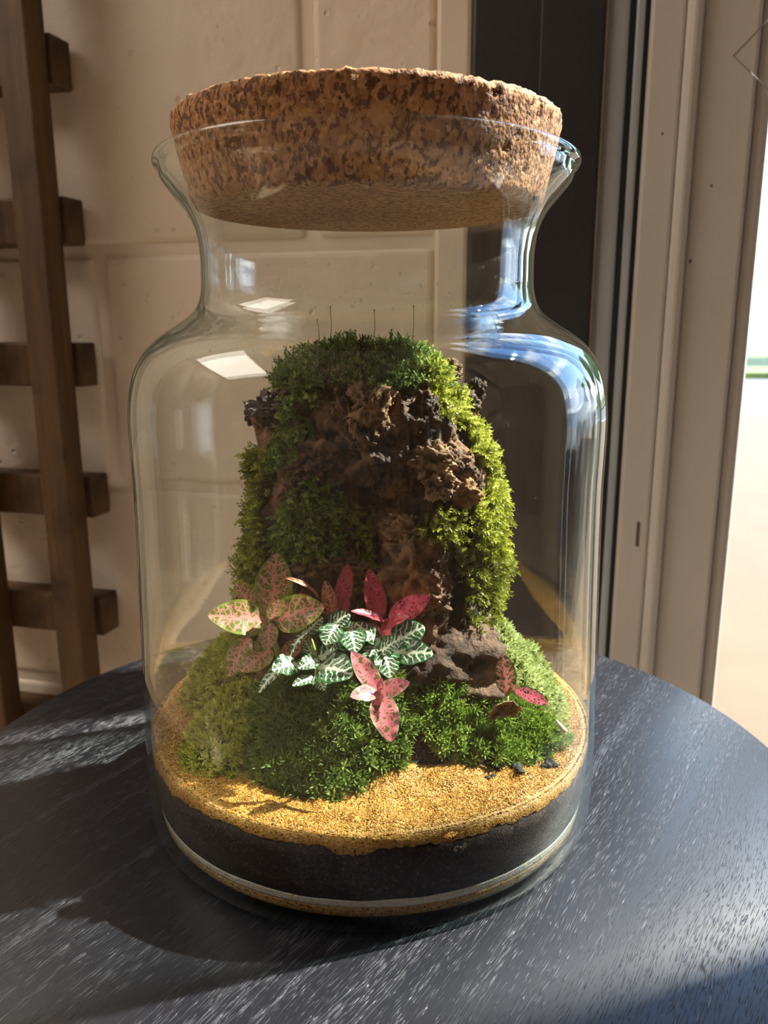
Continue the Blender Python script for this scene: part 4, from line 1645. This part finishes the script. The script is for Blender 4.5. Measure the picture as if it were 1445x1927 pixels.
plant('nerve_plant', 'white-veined dark green nerve plant reaching over the brown rock', (hubB3[0], -0.038, bed_z(hubB3[0], -0.038) + 0.008), [
    (716, 1214, 668, 1172, 28, -0.048, -0.046, 'leaf_white', 0.7, 0.15, (0.2, -0.7, 0.7)),
    (736, 1210, 800, 1180, 50, -0.048, -0.048, 'leaf_white', 0.6, 0.12, (0.1, -0.75, 0.65)),
    (736, 1228, 816, 1231, 42, -0.050, -0.056, 'leaf_white', 0.6, 0.12, (0.1, -0.75, 0.65)),
    (714, 1228, 752, 1203, 32, -0.052, -0.054, 'leaf_white', 0.5, 0.12, (0, -0.7, 0.7)),
    (722, 1224, 734, 1276, 42, -0.052, -0.060, 'leaf_white', 0.7, 0.15, (0.2, -0.8, 0.6)),
    (708, 1216, 690, 1248, 30, -0.048, -0.054, 'leaf_white', 0.7, 0.15, (-0.1, -0.7, 0.7)),
], M['stem'], hub=hubB3)
# red plants behind
hubC = at(722, 1176, -0.038)
plant('nerve_plant', 'red nerve plant with two long pointed leaves against the stump hollow', (hubC[0], -0.036, bed_z(hubC[0], -0.036)), [
    (714, 1166, 693, 1070, 40, -0.040, -0.040, 'leaf_red', 0.25, 0.12, (0.15, -0.95, 0.25)),
    (732, 1166, 810, 1120, 42, -0.042, -0.044, 'leaf_red', 0.3, 0.12, (0.0, -0.95, 0.35)),
    (722, 1170, 660, 1150, 20, -0.042, -0.048, 'leaf_red', 0.6, 0.2, (0, -0.5, 0.9)),
    (724, 1182, 770, 1160, 28, -0.043, -0.050, 'leaf_red', 0.6, 0.2, (0, -0.6, 0.8)),
    (718, 1196, 684, 1176, 22, -0.042, -0.046, 'leaf_red', 0.6, 0.2, (0, -0.7, 0.7)),
    (725, 1196, 735, 1166, 22, -0.042, -0.044, 'leaf_red', 0.3, 0.2, (0, -0.9, 0.4)),
], M['stem_red'], hub=hubC)
hubD = at(630, 1160, -0.038)
plant('nerve_plant', 'upright salmon and crimson nerve plant between the olive plant and the stump hollow', (hubD[0], -0.036, bed_z(hubD[0], -0.036)), [
    (626, 1154, 612, 1093, 28, -0.040, -0.040, 'leaf_salmon', 0.2, 0.12, (-0.1, -0.95, 0.25)),
    (640, 1146, 655, 1061, 32, -0.038, -0.037, 'leaf_red', 0.2, 0.12, (0.1, -0.95, 0.25)),
    (612, 1156, 562, 1116, 14, -0.042, -0.044, 'leaf_red', 0.7, 0.3, (0, -0.4, 0.9)),
    (648, 1156, 654, 1122, 14, -0.039, -0.039, 'leaf_red', 0.3, 0.2, (0.3, -0.9, 0.2)),
    (600, 1124, 526, 1086, 12, -0.040, -0.042, 'leaf_salmon', 1.0, 0.3, (0.2, -0.4, 0.9)),
], M['stem_red'], hub=hubD)
# front pink plant
hubE = at(711, 1303, -0.066)
plant('nerve_plant', 'bright pink four-leaved nerve plant between the deep green and star moss', (hubE[0] + 0.002, -0.053, bed_z(hubE[0], -0.053) + 0.008), [
    (713, 1300, 661, 1226, 40, -0.066, -0.062, 'leaf_pink', 0.35, 0.12, (0.15, -0.85, 0.5)),
    (710, 1304, 659, 1311, 32, -0.067, -0.074, 'leaf_pink', 0.6, 0.15, (-0.1, -0.7, 0.7)),
    (714, 1303, 771, 1284, 34, -0.067, -0.071, 'leaf_pink', 0.5, 0.12, (0.1, -0.8, 0.6)),
    (713, 1306, 738, 1396, 52, -0.068, -0.078, 'leaf_pink', 0.5, 0.12, (0.05, -0.85, 0.5)),
    (712, 1302, 718, 1276, 12, -0.068, -0.068, 'leaf_pink', 0.3, 0.3, (0.1, -0.9, 0.4)),
], M['stem'], hub=hubE)
# small sprig on the right
hubF = at(953, 1308, -0.040)
plant('nerve_plant_sprig', 'small two-leaved pink and maroon sprig standing by the rock in bright moss', (hubF[0], -0.036, bed_z(hubF[0], -0.036)), [
    (954, 1306, 946, 1229, 40, -0.040, -0.040, 'leaf_sprig', 0.2, 0.12, (-0.05, -0.95, 0.3)),
    (968, 1298, 1032, 1327, 30, -0.041, -0.050, 'leaf_maroon', 0.5, 0.12, (0.1, -0.7, 0.7)),
    (956, 1304, 974, 1288, 12, -0.040, -0.042, 'leaf_olive', 0.4, 0.2, (0.2, -0.8, 0.6)),
], M['stem'], hub=hubF)

# dried leaf
dl = at(950, 1335, -0.046)
bm = bmesh.new()
bmesh.ops.create_grid(bm, x_segments=26, y_segments=26, size=1.0)
RDL = []
for v in bm.verts:
    x, y = v.co.x, v.co.y
    w = 1 + 0.25 * mn.noise(Vector((x * 2, y * 2, 5)))
    nz_v = mn.fractal(Vector((x * 1.8, y * 1.8, 2)), 0.8, 2.0, 4)
    z = 0.55 * (x * x) + 0.35 * nz_v + 0.2 * y * x
    k = math.sqrt(max(0.0, 1 - 0.5 * y * y))
    ky = math.sqrt(max(0.0, 1 - 0.5 * x * x))
    RDL.append(0.5 + 0.6 * max(abs(x), abs(y)) ** 4)
    v.co = Vector((x * 0.0062 * w * k + 0.001 * y, -z * 0.0045 - 0.002 * y, y * ky * 0.0048 * w)) + Vector((dl[0], dl[1], dl[2]))
me = bpy.data.meshes.new('dried_leaf')
bm.to_mesh(me)
bm.free()
a_ = me.attributes.new('ridge', 'FLOAT', 'POINT')
a_.data.foreach_set('value', np.asarray(RDL, dtype=np.float32))
me.polygons.foreach_set('use_smooth', [True] * len(me.polygons))
me.materials.append(M['dry_leaf'])
o = link(bpy.data.objects.new('dried_leaf', me))
md = o.modifiers.new('thick', 'SOLIDIFY')
md.thickness = 0.0003
tag(o, 'curled dry brown leaf lying below the small sprig', 'leaf')

# white twig
p0, p1 = Vector(at(1046, 1356, -0.040)), Vector(at(1064, 1378, -0.044))
V, F = tube([p0, p0.lerp(p1, .5), p1], [0.0006, 0.0011, 0.0013], 8)
tag(make('twig', V, F, M['twig']), 'short bleached twig end at the edge of the star moss', 'twig')

# dark crumbs
for k in range(26):
    px = random.uniform(905, 1045)
    py = 1462 - (px - 905) * 0.22 + random.uniform(-14, 8)
    # meet the sand
    best = None
    for Y in np.linspace(-0.085, -0.03, 60):
        q = at(px, py, Y)
        if q[2] <= sand_z(q[0], q[1]) + 0.0008 and (best is None):
            best = q
    if best is None:
        continue
    q = best
    r_ = random.uniform(0.0006, 0.0016)
    o = chunk('bark_crumb', (q[0], q[1], sand_z(q[0], q[1]) + r_ * 0.35), (r_ * 1.3, r_, r_ * 0.8), M['crumb'], 50 + k, 0.8, 3, 1.6, (0, random.uniform(-.4, .4), random.uniform(0, 3)))
    tag(o, 'small black bark crumb on the sand before the star moss', 'bark', 'black crumbs on the sand')
bpy.context.view_layer.update()
